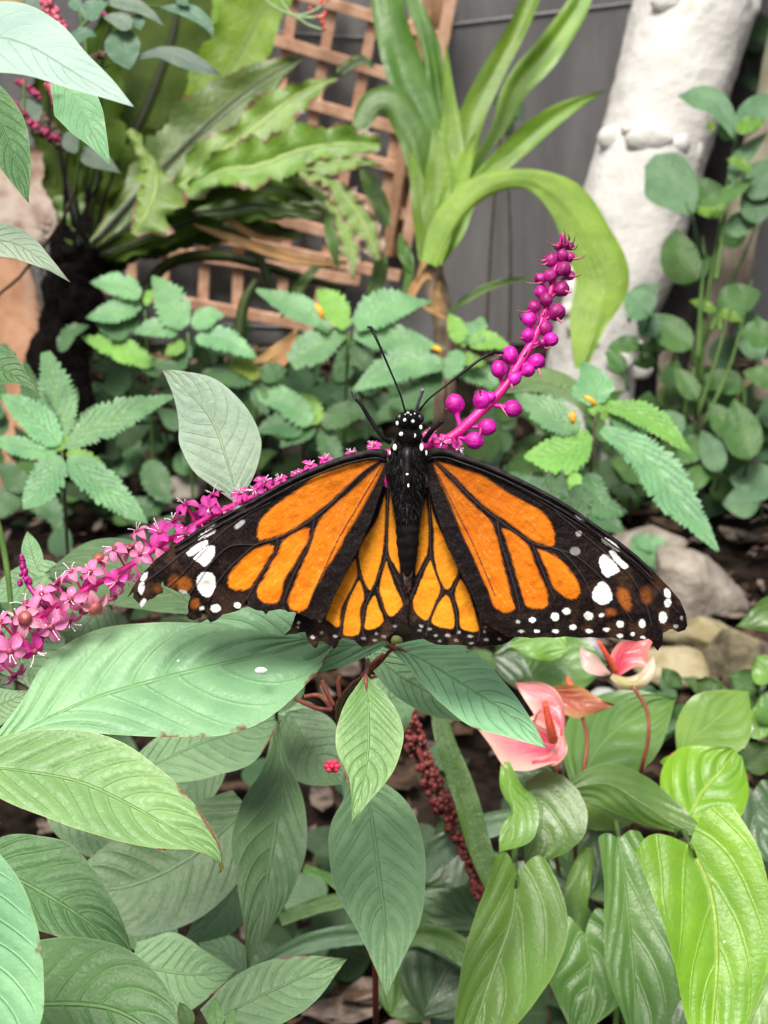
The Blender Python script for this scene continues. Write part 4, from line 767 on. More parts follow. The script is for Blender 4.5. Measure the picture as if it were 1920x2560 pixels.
# stems
vline(fp, [(912, 1690, .335), (875, 1720, .345), (845, 1775, .37), (870, 1880, .40), (930, 2100, .44), (940, 2600, .52)], (6, 8, 8, 8, 8), stemr)
for q in ([(990, 1625, .33), (960, 1600, .33), (975, 1560, .33), (990, 1500, .33)], [(960, 1635, .335), (925, 1665, .335), (905, 1695, .336)], [(832, 1772, .36), (800, 1740, .37), (760, 1742, .37)], [(835, 1765, .36), (812, 1720, .36), (806, 1700, .36)], [(850, 1745, .35), (846, 1710, .35), (850, 1690, .35)], [(740, 1748, .37), (790, 1770, .36), (830, 1775, .36)]):
    vline(fp, q, 6, stemr)
mb = MB(); mb.blob(P(992, 1602, .337), np.array((15, 14, 14)) * .33 / FPX, 0, 10, 12, bump=.3); mb.build('leaf_bud', leaf_mat('bud_green', (.28, .36, .12)), fp)
vline(fp, [(-30, 1885, .315), (-100, 1960, .33), (-150, 2200, .34)], 8, stemr); vline(fp, [(-30, 1920, .285), (-100, 1980, .31), (-150, 2200, .34)], 7, stemr); vline(fp, [(-150, 2100, .34), (-140, 2800, .4)], 12, stemr)
a = P(-140, 2800, .4); mb = MB(); mb.tube(spline([a, (a[0] + .02, a[1] + .02, a[2] / 2), (0, .3, 0)], 12), .0015, 7); a = P(940, 2600, .52); mb.tube(spline([a, (a[0], a[1], a[2] / 2), (0, .45, 0)], 12), .0016, 7); mb.build('stem', stemd, fp)

# -- the spike
mag = plain('magenta_stalk', (.50, .008, .17), (.66, .02, .27), 200, .42, .5, .0003)
bm = [plain('magenta_bud', (.38, .004, .21), (.60, .012, .38), 260, .45, .45, .0003), plain('deep_magenta_bud', (.20, .004, .085), (.36, .012, .19), 260, .45, .45, .0003)]
cal = plain('calyx_pale', (.55, .25, .35), (.75, .45, .5), 300, .5)
AX = [(-60, 1690), (0, 1627), (60, 1575), (135, 1519), (205, 1480), (330, 1410), (430, 1345), (560, 1275), (700, 1215), (850, 1160), (1000, 1128), (1090, 1108), (1140, 1085), (1200, 1030), (1255, 975), (1300, 905), (1340, 835), (1368, 760), (1385, 690), (1400, 620), (1408, 585)]
SD = [.315, .315, .315, .315, .315, .314, .313, .312, .311, .310, .309, .308, .308, .308, .309, .310, .311, .312, .313, .314, .314]
AXS = spline([(x, y, z) for (x, y), z in zip(AX, SD)], 260)
sp_r = np.interp(AXS[:, 0], [-60, 200, 600, 1140, 1300, 1408], [9, 8, 7, 13, 11, 6]) * .31 / FPX
mb = MB(); mb.tube(P(AXS[:, 0], AXS[:, 1], AXS[:, 2]), sp_r, 12)
spk = mb.build('flower_spike', mag, fp)
def axis_at(x, y):
    i = np.argmin(np.hypot(AXS[:, 0] - x, AXS[:, 1] - y)); return i
def bud(x, y, r, m, seed):
    i = axis_at(x, y); i = max(0, i - 6); a = P(*AXS[i]); dz = -.5 if seed % 3 == 0 else (.3 if seed % 3 == 1 else -.1)
    off = math.hypot(x - AXS[i, 0], y - AXS[i, 1]); d = AXS[i, 2] + dz * r * .31 / FPX - (0 if off > 24 else r * 1.1 * .31 / FPX)
    c_ = P(x, y, d); dr = c_ - a; L = np.linalg.norm(dr); dr /= L; R_ = r * .31 / FPX
    q1 = np.cross(dr, (0.1, .9, .2)); q1 /= np.linalg.norm(q1); q2 = np.cross(dr, q1)
    mb = MB(); mb.blob(c_, (R_, R_, R_ * 1.08), 0, 16, 22, np.array([q1, q2, dr]), bump=.3, seed=seed)
    if L > R_: mb.tube(spline([a, (a + c_) / 2, c_ - dr * R_ * .8], 6), np.array([.2, .2, .22, .26, .34, .5]) * R_ * 1.1, 8, 0)
    for k in range(5):   # sepal ribs closing over the bud
        an_ = k * 1.2566 + seed; u1 = math.cos(an_) * q1 + math.sin(an_) * q2; th = np.linspace(.25, 2.5, 9)
        mb.tube([c_ + R_ * 1.015 * (np.sin(t_) * u1 + np.cos(t_) * dr) for t_ in th], np.sin(np.linspace(.3, 2.8, 9)) * R_ * .05, 5, 1)
    o = mb.build('bud', [m, bm[1]], spk)
    return c_, dr, R_
BUDS = [(1120, 215, 35, 1), (1245, 215, 38, 1), (1190, 190, 40, 1), (1165, 300, 58, 1), (1055, 345, 66, 1), (1240, 315, 45, 1), (1175, 430, 70, 1), (1240, 490, 46, 1), (955, 520, 55, 1), (1048, 495, 62, 1), (1155, 620, 76, 1), (960, 655, 60, 0), (1010, 720, 64, 1), (900, 790, 62, 1), (1115, 840, 80, 1),
        (850, 905, 70, 0), (1000, 990, 72, 1), (840, 1065, 62, 0), (1060, 1100, 65, 0), (985, 1130, 50, 1), (670, 1250, 78, 0), (565, 1385, 78, 0), (705, 1470, 72, 0), (920, 1310, 76, 0), (840, 1395, 62, 0), (140, 1715, 90, 0), (400, 1680, 84, 0), (480, 1650, 50, 0), (690, 1760, 84, 0), (450, 1935, 80, 0), (325, 2065, 84, 0)]
for i, (x, y, r, m) in enumerate(BUDS): bud(1100 + x * .2621, 560 + y * .2621, r * .2621, bm[m], i)
# pointed bracts
mb = MB()
for (x, y, x2, y2) in ((1120, 215, 1000, 150), (1245, 190, 1290, 110), (1190, 180, 1180, 30), (1230, 150, 1215, 80), (1160, 170, 1145, 80), (1265, 240, 1315, 185), (1270, 335, 1400, 290), (1010, 345, 890, 325), (1020, 375, 930, 375), (970, 560, 805, 550), (1240, 500, 1370, 465), (1200, 640, 1260, 640), (860, 830, 730, 820), (775, 915, 732, 825), (1120, 900, 1170, 950), (790, 1090, 715, 1060), (1000, 1180, 1060, 1170), (940, 1380, 965, 1480), (385, 1610, 350, 1505), (570, 1720, 655, 1850), (390, 1950, 340, 2050), (590, 1250, 500, 1235), (680, 1530, 680, 1575), (60, 1765, 25, 1735), (980, 880, 990, 810), (930, 960, 945, 870), (800, 1260, 830, 1170), (940, 1130, 940, 1090)):
    a = P(1100 + x * .2621, 560 + y * .2621, .306); b_ = P(1100 + x2 * .2621, 560 + y2 * .2621, .303)
    mb.tube(spline([a, (a + b_) / 2 + np.array((.0002, 0, -.0003)), b_], 8), np.array([12, 12, 10, 8, 6, 4, 2, .5]) * .2621 * .31 / FPX, 5)
mb.build('bracts', plain('bract_pink', (.40, .03, .16), (.60, .20, .30), 200, .5), spk)

petm = [leaf_mat('petal_magenta', (.74, .06, .42), (.84, .22, .56), N=3, k=2, w2=.3, v2=.5, mw=.05, rough=.42, trans=.3, bumpd=.0002, edge=(.9, .35, .6)), leaf_mat('petal_rose', (.80, .24, .48), (.86, .44, .60), N=3, k=2, w2=.3, v2=.5, mw=.05, rough=.42, trans=.3, bumpd=.0002, edge=(.88, .45, .6)),
        leaf_mat('petal_faded', (.76, .34, .46), (.78, .42, .50), N=3, k=2, w2=.3, v2=.5, mw=.06, rough=.45, trans=.3, bumpd=.0002, edge=(.8, .42, .42))]
stam = plain('stamen_white', (.80, .62, .72), (.88, .75, .8), 300, .5); ovary = plain('flower_heart', (.20, .02, .06), (.35, .05, .10), 300, .5); berry = plain('unripe_berry', (.20, .03, .04), (.34, .09, .07), 200, .35, .5)
def flower(c_, dr, size, style, seed, opening=.9):
    """five petals round a heart, stamens; c_ world centre, dr facing, size (m) petal length"""
    r_ = random.Random(seed); dr = np.asarray(dr) / np.linalg.norm(dr); q1 = np.cross(dr, (.13, .2, .93)); q1 /= np.linalg.norm(q1); q2 = np.cross(dr, q1)
    mb = MB(); nu_, nv_ = 9, 7
    for k in range(5):
        an_ = k * 1.2566 + r_.uniform(-.15, .15) + seed; u1 = math.cos(an_) * q1 + math.sin(an_) * q2; u2 = np.cross(dr, u1); L = size * r_.uniform(.85, 1.12); op = opening * r_.uniform(.75, 1.2)
        t_ = np.linspace(0, 1, nu_); v_ = np.linspace(-1, 1, nv_); T, Vv = np.meshgrid(t_, v_, indexing='ij'); wd = L * .31 * prof('lance', T * .97 + .015) * (T * .5 + .6)
        rad = np.sin(T * op * 1.25) / (op * 1.25) * L; h = (1 - np.cos(T * op * 1.25)) / (op * 1.25) * -L + T * L * (.55 * (1.3 - op))
        h = h + (np.abs(Vv) ** 2) * wd * .55
        V = c_ + rad[..., None] * u1 + (Vv * wd)[..., None] * u2 + h[..., None] * dr
        mb.grid(V.reshape(-1, 3), nu_, nv_, 0, np.stack([T, Vv * .5 + .5], -1))
    if style == 2: mb.blob(c_ + dr * size * .2, (size * .36, size * .36, size * .26), 3, 8, 12, np.array([q1, q2, dr]), bump=.4, seed=seed)
    else:
        mb.blob(c_ + dr * size * .08, size * .17, 2, 7, 9, bump=.4, seed=seed)
        for k in range(3 if seed > 99 else 7):
            an_ = r_.uniform(0, 6.28); sp_ = r_.uniform(.2, .6); u = math.cos(an_) * q1 + math.sin(an_) * q2; e = c_ + dr * size * r_.uniform(.35, .62) + u * size * sp_
            mb.tube(spline([c_, (c_ + e) / 2 + dr * size * .1, e], 5), size * .022, 4, 1)
            mb.blob(e, size * .045, 1, 5, 6)
    return mb
def put_flower(x, y, d, dr, sz, style, seed, opening=.9):
    i = axis_at(x, y); a = P(*AXS[i]); c_ = P(x, y, d); mb = flower(c_, dr, sz * d / FPX, style, seed, opening)
    mb.tube(spline([a, (a + c_) / 2, c_], 5), 3.2 * d / FPX, 6, 4); return mb.build('flower', [petm[style], stam, ovary, berry, mag], spk)
cam_dir = -FW
# open flowers along the hidden upper side of the spike, then the dense rosy part at the left
HEAD = [(1105, 1105, .303, (0, -.8, .5), 34, 0, 1.25), (1145, 1118, .305, (.5, -.8, -.2), 30, 0, 1.2), (1075, 1088, .306, (-.1, -.4, .9), 26, 0, .8), (1095, 1135, .306, (.2, -.9, -.3), 26, 0, 1.1), (935, 1116, .307, (-.2, -.5, .9), 28, 0, .8), (815, 1150, .308, (-.3, -.4, .9), 27, 0, .8), (775, 1165, .308, (.2, -.4, .9), 26, 0, .9), (745, 1185, .309, (-.4, -.5, .7), 28, 0, 1.0), (1008, 1118, .309, (0, -.5, .9), 26, 0, .8), (880, 1135, .309, (.1, -.4, .9), 26, 0, .9),
        (660, 1205, .307, (.3, -.5, .8), 34, 0, .9), (640, 1225, .306, (-.5, -.6, .5), 32, 0, 1.0), (600, 1235, .307, (-.1, -.5, .9), 34, 0, .9), (700, 1200, .309, (0, -.4, .9), 28, 0, .9), (1010, 1470, .318, (0, -.9, .3), 26, 2, 1.1)]
for i, (x, y, d, dr, sz, st_, op) in enumerate(HEAD): put_flower(x, y, d, dr, sz, st_, i + 1, op)
i_ = 50; s_len = np.concatenate([[0], np.cumsum(np.hypot(np.diff(AXS[:, 0]), np.diff(AXS[:, 1])))])
s_end = np.interp(585, AXS[:, 0], s_len)
rr_ = random.Random(3)
for k in range(50):
    s_ = s_end * (k + .5) / 50 + rr_.uniform(-4, 4); j = int(np.clip(np.searchsorted(s_len, s_), 1, 258)); t2 = AXS[j + 1] - AXS[j - 1]; L = math.hypot(t2[0], t2[1]); nx, ny = t2[1] / L, -t2[0] / L
    ang = k * 2.4; rad = rr_.uniform(46, 74) * (1.0 - .25 * (s_ / s_end)); side = math.cos(ang); dep = math.sin(ang)
    x = AXS[j, 0] + nx * side * rad; y = AXS[j, 1] + ny * side * rad; d = AXS[j, 2] - dep * rad * .31 / FPX
    dr = RT * nx * side + UP * (-ny * side) - FW * (dep * .8 + .35)
    f = s_ / s_end; st_ = 1 if rr_.random() < .6 else (2 if rr_.random() < .4 * (1 - f) + .05 else 0)
    if f > .72: st_ = 0 if rr_.random() < .6 else 1
    put_flower(x, y, d, dr, rr_.uniform(42, 58) * (1.05 - .25 * f), st_, 100 + k, rr_.uniform(.6, 1.15))
tip2 = []
mb = MB()
for k in range(26):
    a = rr_.uniform(0, 6.28); y = 1440 - k * 2.8 + 20; x = 55 + (y - 1400) * .12; w_ = 14 * (1 - k / 22); mb.blob(P(x + math.cos(a) * w_, y + rr_.uniform(-4, 4), .318 + math.sin(a) * .001), np.array([1, 1, 1.4]) * rr_.uniform(4, 8) * .315 / FPX, 0, 8, 10, bump=.5, seed=k)
mb.tube(spline([P(55, 1400, .318), P(70, 1460, .318), P(120, 1525, .316)], 8), 7 * .315 / FPX, 7)
mb.build('side_spike', bm[1], spk)
# ---- dark red dried catkin in the gap
cat_t = thing('red_seed_catkin', 'dark red knobbly seed catkin hanging in the gap right of the hanging pale leaves', 'seed spike', tuple(P(1010, 1790, .55)))
catm = plain('dark_red_seed', (.11, .02, .018), (.24, .05, .045), 300, .5, .4, .0006)
mb = MB(); S = spline([(1005, 1760, 0), (1040, 1860, 0), (1085, 1960, 0), (1130, 2060, 0), (1185, 2150, 0), (1200, 2250, 0)], 60); r_ = random.Random(9)
mb.tube(P(S[:, 0], S[:, 1], np.full(60, .55)), 8 * .55 / FPX, 8)
for k in range(330):
    i = r_.randrange(60); a = r_.uniform(0, 6.28); w_ = 24 * (1 - (i / 60) ** 6 * .5); mb.blob(P(S[i, 0] + math.cos(a) * w_, S[i, 1] + r_.uniform(-6, 6), .55 - math.sin(a) * w_ * .55 / FPX), r_.uniform(6, 10) * .55 / FPX, 0, 6, 8, bump=.4, seed=k)
mb.build('seeds', catm, cat_t); vline(cat_t, [(1005, 1765, .55), (980, 1700, .5), (930, 1690, .4)], 4, stemr)
# ---- strap leaves under the shrub
sl = thing('strap_leaf_clump', 'clump of smooth strap leaves crossing the dark gap at the bottom middle', 'plant', base_of(1150, 2300, .7))
Sg = leaf_mat('strap_green', (.06, .15, .03), (.10, .21, .05), par=5, w2=.6, v2=.25, mw=.02, rough=.36, trans=.2); Sb = leaf_mat('strap_blue', (.085, .18, .09), (.14, .24, .13), par=5, w2=.6, v2=.25, mw=.02, rough=.32, trans=.2)
for q, w_, d, m in (([(1245, 2230), (1200, 2120), (1160, 1980), (1110, 1840), (1085, 1700)], ([26, 30, 30, 24, 16], [26, 30, 30, 24, 16]), .52, Sg), ([(1020, 2200), (1100, 2130), (1200, 2070), (1330, 2040)], ([30, 32, 32, 26], [30, 32, 32, 26]), .56, Sb),
                    ([(640, 2420), (760, 2360), (900, 2335), (1050, 2335), (1200, 2420)], ([14, 24, 28, 30, 26], [18, 26, 28, 30, 26]), .58, Sb), ([(700, 2300), (790, 2265), (900, 2240)], ([18, 20, 20], [16, 20, 20]), .6, Sg), ([(980, 2340), (1080, 2340), (1170, 2390), (1260, 2480)], ([30, 32, 30, 14], [30, 30, 30, 14]), .56, Sg), ([(760, 2170), (830, 2200), (900, 2260)], ([10, 14, 14], [10, 14, 14]), .62, Sg)):
    leaf(sl, q, w_, d, m, kind='strap', tilt=.3, fold=-.25, wave=2)
stem_down(sl, 1200, 2420, .58, 14, stemg)
# ================================================================ ANTHURIUM, lower right
A_l = leaf_mat('anthurium_lime', (.18, .38, .02), (.40, .56, .07), N=4, k=2.4, p=1.2, mw=.04, w2=.12, v2=.4, rough=.36, spec=.5, trans=.35, bumpd=.0004, edge=(.4, .55, .06), patch=(.15, .34, .015), speck=.01, crink=.3)
A_g = leaf_mat('anthurium_green', (.085, .20, .04), (.16, .29, .08), N=4, crink=.3, k=2.4, p=1.2, mw=.035, w2=.12, v2=.3, rough=.36, spec=.5, bumpd=.0004, edge=(.28, .40, .16))
A_p = leaf_mat('anthurium_pale', (.13, .28, .045), (.23, .38, .1), N=4, crink=.3, k=2.4, p=1.2, mw=.035, w2=.12, v2=.3, rough=.36, spec=.5, bumpd=.0004, edge=(.42, .5, .22), patch=(.17, .33, .06))
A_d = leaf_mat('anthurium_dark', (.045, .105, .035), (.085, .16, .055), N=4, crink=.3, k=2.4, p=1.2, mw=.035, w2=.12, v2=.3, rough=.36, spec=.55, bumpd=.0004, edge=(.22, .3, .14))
at_ = thing('anthurium', 'anthurium with glossy heart shaped leaves, the front one bright lime, and salmon pink flowers', 'anthurium', base_of(1560, 2300, .62))
def al(mid, W, m, d, **k):
    o = dict(kind='heart', tilt=.35, fold=-.12, quilt=2.4, NQ=4, kq=2.4, pq=1.2, wave=11, wf=1.3, nv=31, lobe=.5, petr=6, stem=stemg); o.update(k)
    return leaf(at_, mid, W, d, m, **o)
# dark background leaves
al([(1500, 2060), (1470, 2160), (1450, 2260)], 70, A_d, .62); al([(1340, 2160), (1400, 2240), (1440, 2340)], 80, A_d, .62); al([(1900, 2040), (1880, 2160), (1850, 2280)], 90, A_d, .60); al([(1180, 2110), (1110, 2160), (1040, 2210)], 70, A_d, .60, kind='ovate', lobe=0)
al([(1240, 2330), (1130, 2280), (1030, 2240)], ([30, 60, 60, 0], [30, 60, 70, 0]), A_d, .62, kind='ovate', lobe=0); al([(1060, 2540), (1120, 2420), (1200, 2330)], 110, A_d, .58, kind='ovate', lobe=0, tilt=.3); al([(975, 2540), (1060, 2440), (1180, 2400)], 100, A_g, .60, kind='ovate', lobe=0)
al([(1100, 2600), (1180, 2520), (1260, 2480)], 90, A_d, .60, kind='ovate', lobe=0)
al([(1330, 1690), (1400, 1660), (1520, 1660)], ([50, 80, 60, 0], [50, 80, 70, 0]), A_g, .66, kind='ovate', lobe=0); al([(1230, 1640), (1330, 1650), (1430, 1720)], 80, A_d, .68, kind='ovate', lobe=0); al([(1420, 1620), (1350, 1600), (1270, 1620)], 50, A_p, .64, kind='ovate', lobe=0)
al([(1560, 1810), (1500, 1830), (1420, 1940)], 80, A_g, .62, kind='ovate', lobe=0); al([(1560, 2030), (1500, 2000), (1420, 1930)], 60, A_d, .62, kind='ovate', lobe=0)
al([(1880, 1990), (1900, 2070), (1960, 2160)], 80, A_d, .58); al([(1950, 2420), (1900, 2500), (1850, 2620)], 110, A_p, .50); al([(1860, 2240), (1900, 2330), (1950, 2450)], 60, A_d, .58); al([(1700, 2500), (1650, 2560), (1600, 2640)], 80, A_d, .56)
for x, y, x2, y2, w_, m in ((1830, 1800, 1760, 1690, 34, A_g), (1900, 1720, 1820, 1690, 36, B2), (1940, 1700, 1890, 1640, 44, A_p), (1860, 1920, 1930, 1860, 46, B2), (1900, 1850, 1890, 1760, 34, A_p), (1700, 1720, 1655, 1670, 22, B2), (1640, 1760, 1570, 1720, 34, B3), (1800, 1745, 1740, 1700, 34, B2), (1960, 1800, 1900, 1730, 50, A_g)):
    al([(x, y), ((x + x2) / 2, (y + y2) / 2), (x2, y2)], w_, m, .66, kind='ovate', lobe=0, quilt=1)
al([(1990, 1550), (1920, 1530), (1840, 1566)], ([20, 54, 40, 0], [20, 44, 20, 0]), A_g, .60, kind='ovate', lobe=0, quilt=1)
# mid leaves
al([(1450, 1960), (1490, 1880), (1560, 1810), (1690, 1745)], ([30, 90, 100, 60, 0], [30, 110, 120, 90, 0]), A_g, .58, kind='ovate', lobe=0, quilt=5, tilt=.8)
al([(1700, 1890), (1740, 1840), (1800, 1790), (1872, 1728)], ([10, 60, 80, 56, 0], [10, 70, 96, 80, 0]), A_p, .56, kind='ovate', lobe=0, tilt=.8)
al([(1650, 1905), (1740, 1905), (1850, 1870)], 26, A_l, .565, kind='ovate', lobe=0, quilt=0)
al([(1725, 2036), (1760, 1975), (1800, 1930), (1840, 1880)], ([70, 120, 100, 20], [70, 110, 96, 20]), A_l, .53, kind='ovate', lobe=.2, quilt=6, wave=14, tilt=.5)
al([(1420, 1975), (1520, 1960), (1640, 2030), (1778, 2098)], ([20, 52, 60, 40, 0], [30, 60, 50, 26, 0]), A_g, .50, kind='ovate', lobe=0, fold=.5, quilt=2, label='narrow folded green leaf')
al([(1425, 1990), (1480, 2010), (1540, 2030), (1620, 2040)], ([16, 20, 16, 0], [30, 60, 40, 0]), A_p, .52, kind='ovate', lobe=0, quilt=1)
al([(1320, 1990), (1350, 2010), (1345, 2090), (1312, 2176)], ([40, 110, 120, 90, 40, 0], [14, 30, 50, 40, 20, 0]), A_g, .47, kind='ovate', lobe=.15, quilt=2)
al([(1262, 1905), (1275, 1980), (1285, 2040), (1247, 2132)], ([12, 30, 60, 60, 0], [10, 22, 8, 20, 0]), A_p, .46, kind='ovate', lobe=0, quilt=1, fold=-.5, label='yellow green curled leaf edge')
al([(1250, 1930), (1330, 1920), (1400, 1960)], 50, A_d, .5, kind='ovate', lobe=0)
al([(1475, 2120), (1455, 2180), (1440, 2260), (1450, 2330)], ([14, 26, 30, 10], [14, 30, 30, 10]), A_p, .52, kind='ovate', lobe=0, quilt=0); al([(1440, 2250), (1450, 2310), (1480, 2380)], 36, A_g, .54, kind='ovate', lobe=0, quilt=1)
al([(1462, 2335), (1480, 2440), (1440, 2600)], ([70, 110, 100, 50, 0], [70, 110, 110, 60, 0]), A_g, .47, quilt=4)
al([(1548, 2098), (1566, 2250), (1580, 2400), (1598, 2620)], ([54, 96, 118, 128, 110, 40], [50, 50, 62, 66, 40, 12]), A_g, .44, lobe=.15, fold=-.25, quilt=2, kind='ovate')
al([(1292, 2186), (1278, 2300), (1225, 2450), (1150, 2680)], ([80, 140, 150, 120, 70, 20], [60, 84, 84, 70, 50, 20]), A_p, .41, lobe=.35, fold=-.35, quilt=2, pet=(1290, 2100, .5))
al([(1724, 2112), (1776, 2230), (1792, 2390), (1775, 2620), (1765, 2720)], ([138, 150, 150, 130, 100, 60, 20], [128, 140, 128, 105, 80, 40, 10]), A_l, .37, lobe=.42, fold=-.2, quilt=2.5, wave=9, pet=(1690, 2075, .48))
for q, r_, m in (([(1292, 2190, .42), (1285, 2130, .5), (1300, 2060, .56), (1400, 2300, .66)], 6, stemg), ([(1724, 2110, .38), (1700, 2080, .44), (1650, 2200, .6)], 7, stemg), ([(1548, 2098, .45), (1540, 2060, .52), (1560, 2200, .62)], 6, stemg), ([(1320, 1990, .47), (1350, 2100, .55), (1420, 2300, .64)], 5, stemg),
                 ([(1580, 1712, .52), (1618, 1778, .52), (1620, 1850, .52), (1604, 1920, .525), (1590, 2000, .55), (1560, 2200, .64)], (5, 5, 6, 6), stemr), ([(1455, 1788, .53), (1468, 1850, .53), (1458, 1930, .53), (1438, 2010, .54), (1440, 2200, .64)], (5, 5, 6, 6), stemr), ([(1392, 1900, .5), (1390, 1940, .5), (1370, 2010, .52), (1400, 2200, .64)], (6, 6, 6, 6), stemr)):
    vline(at_, q, r_, m)
for x in (1400, 1560, 1650): stem_down(at_, x, 2250, .64, 8, stemg, (1560 - x) * .0001)
# flowers: spathe > spadix
def sp_mat(n_, c1, c2, e, v): return leaf_mat(n_, c1, v, N=3, k=2.6, p=1.0, mw=.03, w2=.25, v2=.45, rough=.28, spec=.5, trans=.35, bumpd=.0003, crink=.2, edge=e, grad=(c2, .15, .85), wedge=e)
spA = sp_mat('spathe_pink', (.70, .08, .13), (.82, .29, .30), (.82, .58, .46), (.75, .12, .2)); spB = sp_mat('spathe_rust', (.42, .10, .06), (.46, .15, .08), (.5, .3, .12), (.36, .07, .05)); spC = sp_mat('spathe_red', (.66, .07, .10), (.78, .20, .20), (.85, .35, .30), (.55, .04, .08)); spD = sp_mat('spathe_cream', (.55, .58, .22), (.72, .55, .42), (.7, .5, .4), (.5, .58, .2)); spE = sp_mat('spathe_faded_pink', (.62, .42, .38), (.66, .48, .44), (.66, .5, .45), (.6, .38, .36))
spx = plain('spadix_red', (.62, .06, .03), (.75, .14, .06), 900, .5, .4, .0004, 1500); 
def flower_a(label, parts, spad):
    base = None
    for i, (mid, W, m, d, kw) in enumerate(parts):
        o = al(mid, W, m, d, **{**dict(name='flower' if i == 0 else 'lobe', quilt=1.5, pet=None), **kw})
        if i == 0: base = o; o['label'] = label
        else: o.parent = base; o.name = 'spathe_lobe'
    mb = MB(); q = spline(spad[0], 16); mb.tube(P(q[:, 0], q[:, 1], q[:, 2]), np.linspace(1, .55, 16) * spad[1] * spad[0][0][2] / FPX, 12)
    e = P(*q[-1]); mb.blob(e, spad[1] * .55 * spad[0][0][2] / FPX, 0, 8, 12)
    o = mb.build('spadix', spx, base)
flower_a('wide open salmon pink flower under the hanging leaf tip', [
    ([(1400, 1862), (1340, 1845), (1260, 1822), (1178, 1800)], ([40, 80, 92, 46, 0], [16, 30, 40, 26, 0]), spA, .47, dict(lobe=.15, kind='ovate', cup=-.3, tilt=.3)),
    ([(1392, 1880), (1408, 1800), (1380, 1735), (1285, 1706)], ([10, 70, 90, 60, 0], [10, 4, 10, 16, 0]), spA, .475, dict(lobe=0, kind='ovate', cup=-.3, fold=.2)),
    ([(1330, 1905), (1380, 1905), (1410, 1880), (1408, 1840)], ([6, 20, 30, 10], [6, 10, 8, 4]), spA, .465, dict(lobe=0, kind='ovate'))], ([(1382, 1850, .462), (1374, 1810, .458), (1362, 1758, .456)], 13))
flower_a('flat rust coloured flower seen from behind', [([(1368, 1722), (1430, 1748), (1490, 1760), (1538, 1762)], ([4, 32, 34, 16, 0], [4, 36, 42, 22, 0]), spB, .53, dict(lobe=0, kind='ovate', tilt=.2))], ([(1432, 1722, .535), (1424, 1708, .536), (1420, 1696, .537)], 9))
flower_a('small cup shaped red flower under the right wing', [
    ([(1540, 1688), (1556, 1640), (1590, 1605), (1630, 1590)], ([8, 26, 26, 10, 0], [8, 40, 62, 50, 10]), spC, .525, dict(lobe=0, kind='ovate', cup=-.3, tilt=0)),
    ([(1528, 1690), (1570, 1708), (1612, 1690), (1636, 1630)], ([6, 14, 16, 10, 0], [6, 16, 20, 14, 0]), spD, .52, dict(lobe=0, kind='ovate', cup=.5)),
    ([(1526, 1686), (1496, 1670), (1462, 1640), (1452, 1612)], ([4, 18, 26, 14, 0], [4, 14, 22, 14, 0]), spE, .53, dict(lobe=0, kind='ovate'))], ([(1538, 1676, .522), (1518, 1640, .518), (1498, 1606, .516)], 9))
# tiny crimson and white blossoms scattered in the leaves
crim = plain('crimson_petal', (.60, .01, .05), (.75, .05, .12), 200, .5)
for x, y, d, lab, dr in ((1690, 1896, .55, 'tiny crimson blossom on the lime leaf at the right', 12), (830, 1916, .33, 'tiny crimson blossom left of the yellowish hanging leaf', 14), (405, 2112, .40, 'tiny crimson blossom peeping out below the big left leaf', 11), (1598, 2040, .52, 'small pink blossom behind the lime heart leaf', 10)):
    mb = MB()
    for k in range(6):
        a = k * 1.05; mb.blob(P(x + math.cos(a) * dr * .9, y + math.sin(a) * dr * .8, d), np.array((dr * .7, dr * .4, dr * .5)) * d / FPX, 0, 8, 10, bump=.4, seed=k)
    mb.blob(P(x, y, d - .001), dr * .5 * d / FPX, 0, 7, 9); tag(mb.build('small_blossom', crim), lab, 'blossom')
whm = plain('white_petal', (.7, .72, .72), (.8, .8, .82), 200, .5)
for x, y, lab in ((1868, 1822, 'upper tiny white blossom by the right edge'), (1850, 1860, 'lower tiny white blossom by the right edge')):
    mb = MB()
    for k in range(7):
        a = k * .9; mb.blob(P(x + math.cos(a) * 9, y + math.sin(a) * 9, .6), np.array((8, 4, 6)) * .6 / FPX, 0, 8, 10, bump=.5, seed=k)
    tag(mb.build('small_blossom', whm), lab, 'blossom')
mb = MB(); q = P(653, 1677, .3075); mb.blob(q, np.array((16, 5, 10)) * .31 / FPX, 0, 10, 16, bump=.2); tag(mb.build('dropping', whm), 'white splash on the big mint leaf at the left', 'splash')

# ================================================================ THE BUTTERFLY
bf = thing('butterfly', 'orange and black butterfly with white spotted tattered wings spread open on the magenta spike', 'butterfly', tuple(P(1018, 1200, .300)))
KC = 760 / 1659.0
def CL(pts): return np.array([(300 + x * KC, 1000 + y * KC) for x, y in pts])
def CR(pts): return np.array([(980 + x * KC, 1000 + y * KC) for x, y in pts])
def sdf(px, py, poly):
    a = np.asarray(poly, float); b_ = np.roll(a, -1, 0); d2 = np.full(px.shape, 1e18); ins = np.zeros(px.shape, bool)
    for (x0, y0), (x1, y1) in zip(a, b_):
        ex, ey = x1 - x0, y1 - y0; L = ex * ex + ey * ey + 1e-12; t = np.clip(((px - x0) * ex + (py - y0) * ey) / L, 0, 1)
        d2 = np.minimum(d2, (px - x0 - t * ex) ** 2 + (py - y0 - t * ey) ** 2)
        if y0 != y1: c_ = ((y0 > py) != (y1 > py)) & (px < (x1 - x0) * (py - y0) / (y1 - y0) + x0); ins ^= c_
    return np.where(ins, -1, 1) * np.sqrt(d2)
def sst(x, a, b_): t = np.clip((x - a) / (b_ - a), 0, 1); return t * t * (3 - 2 * t)
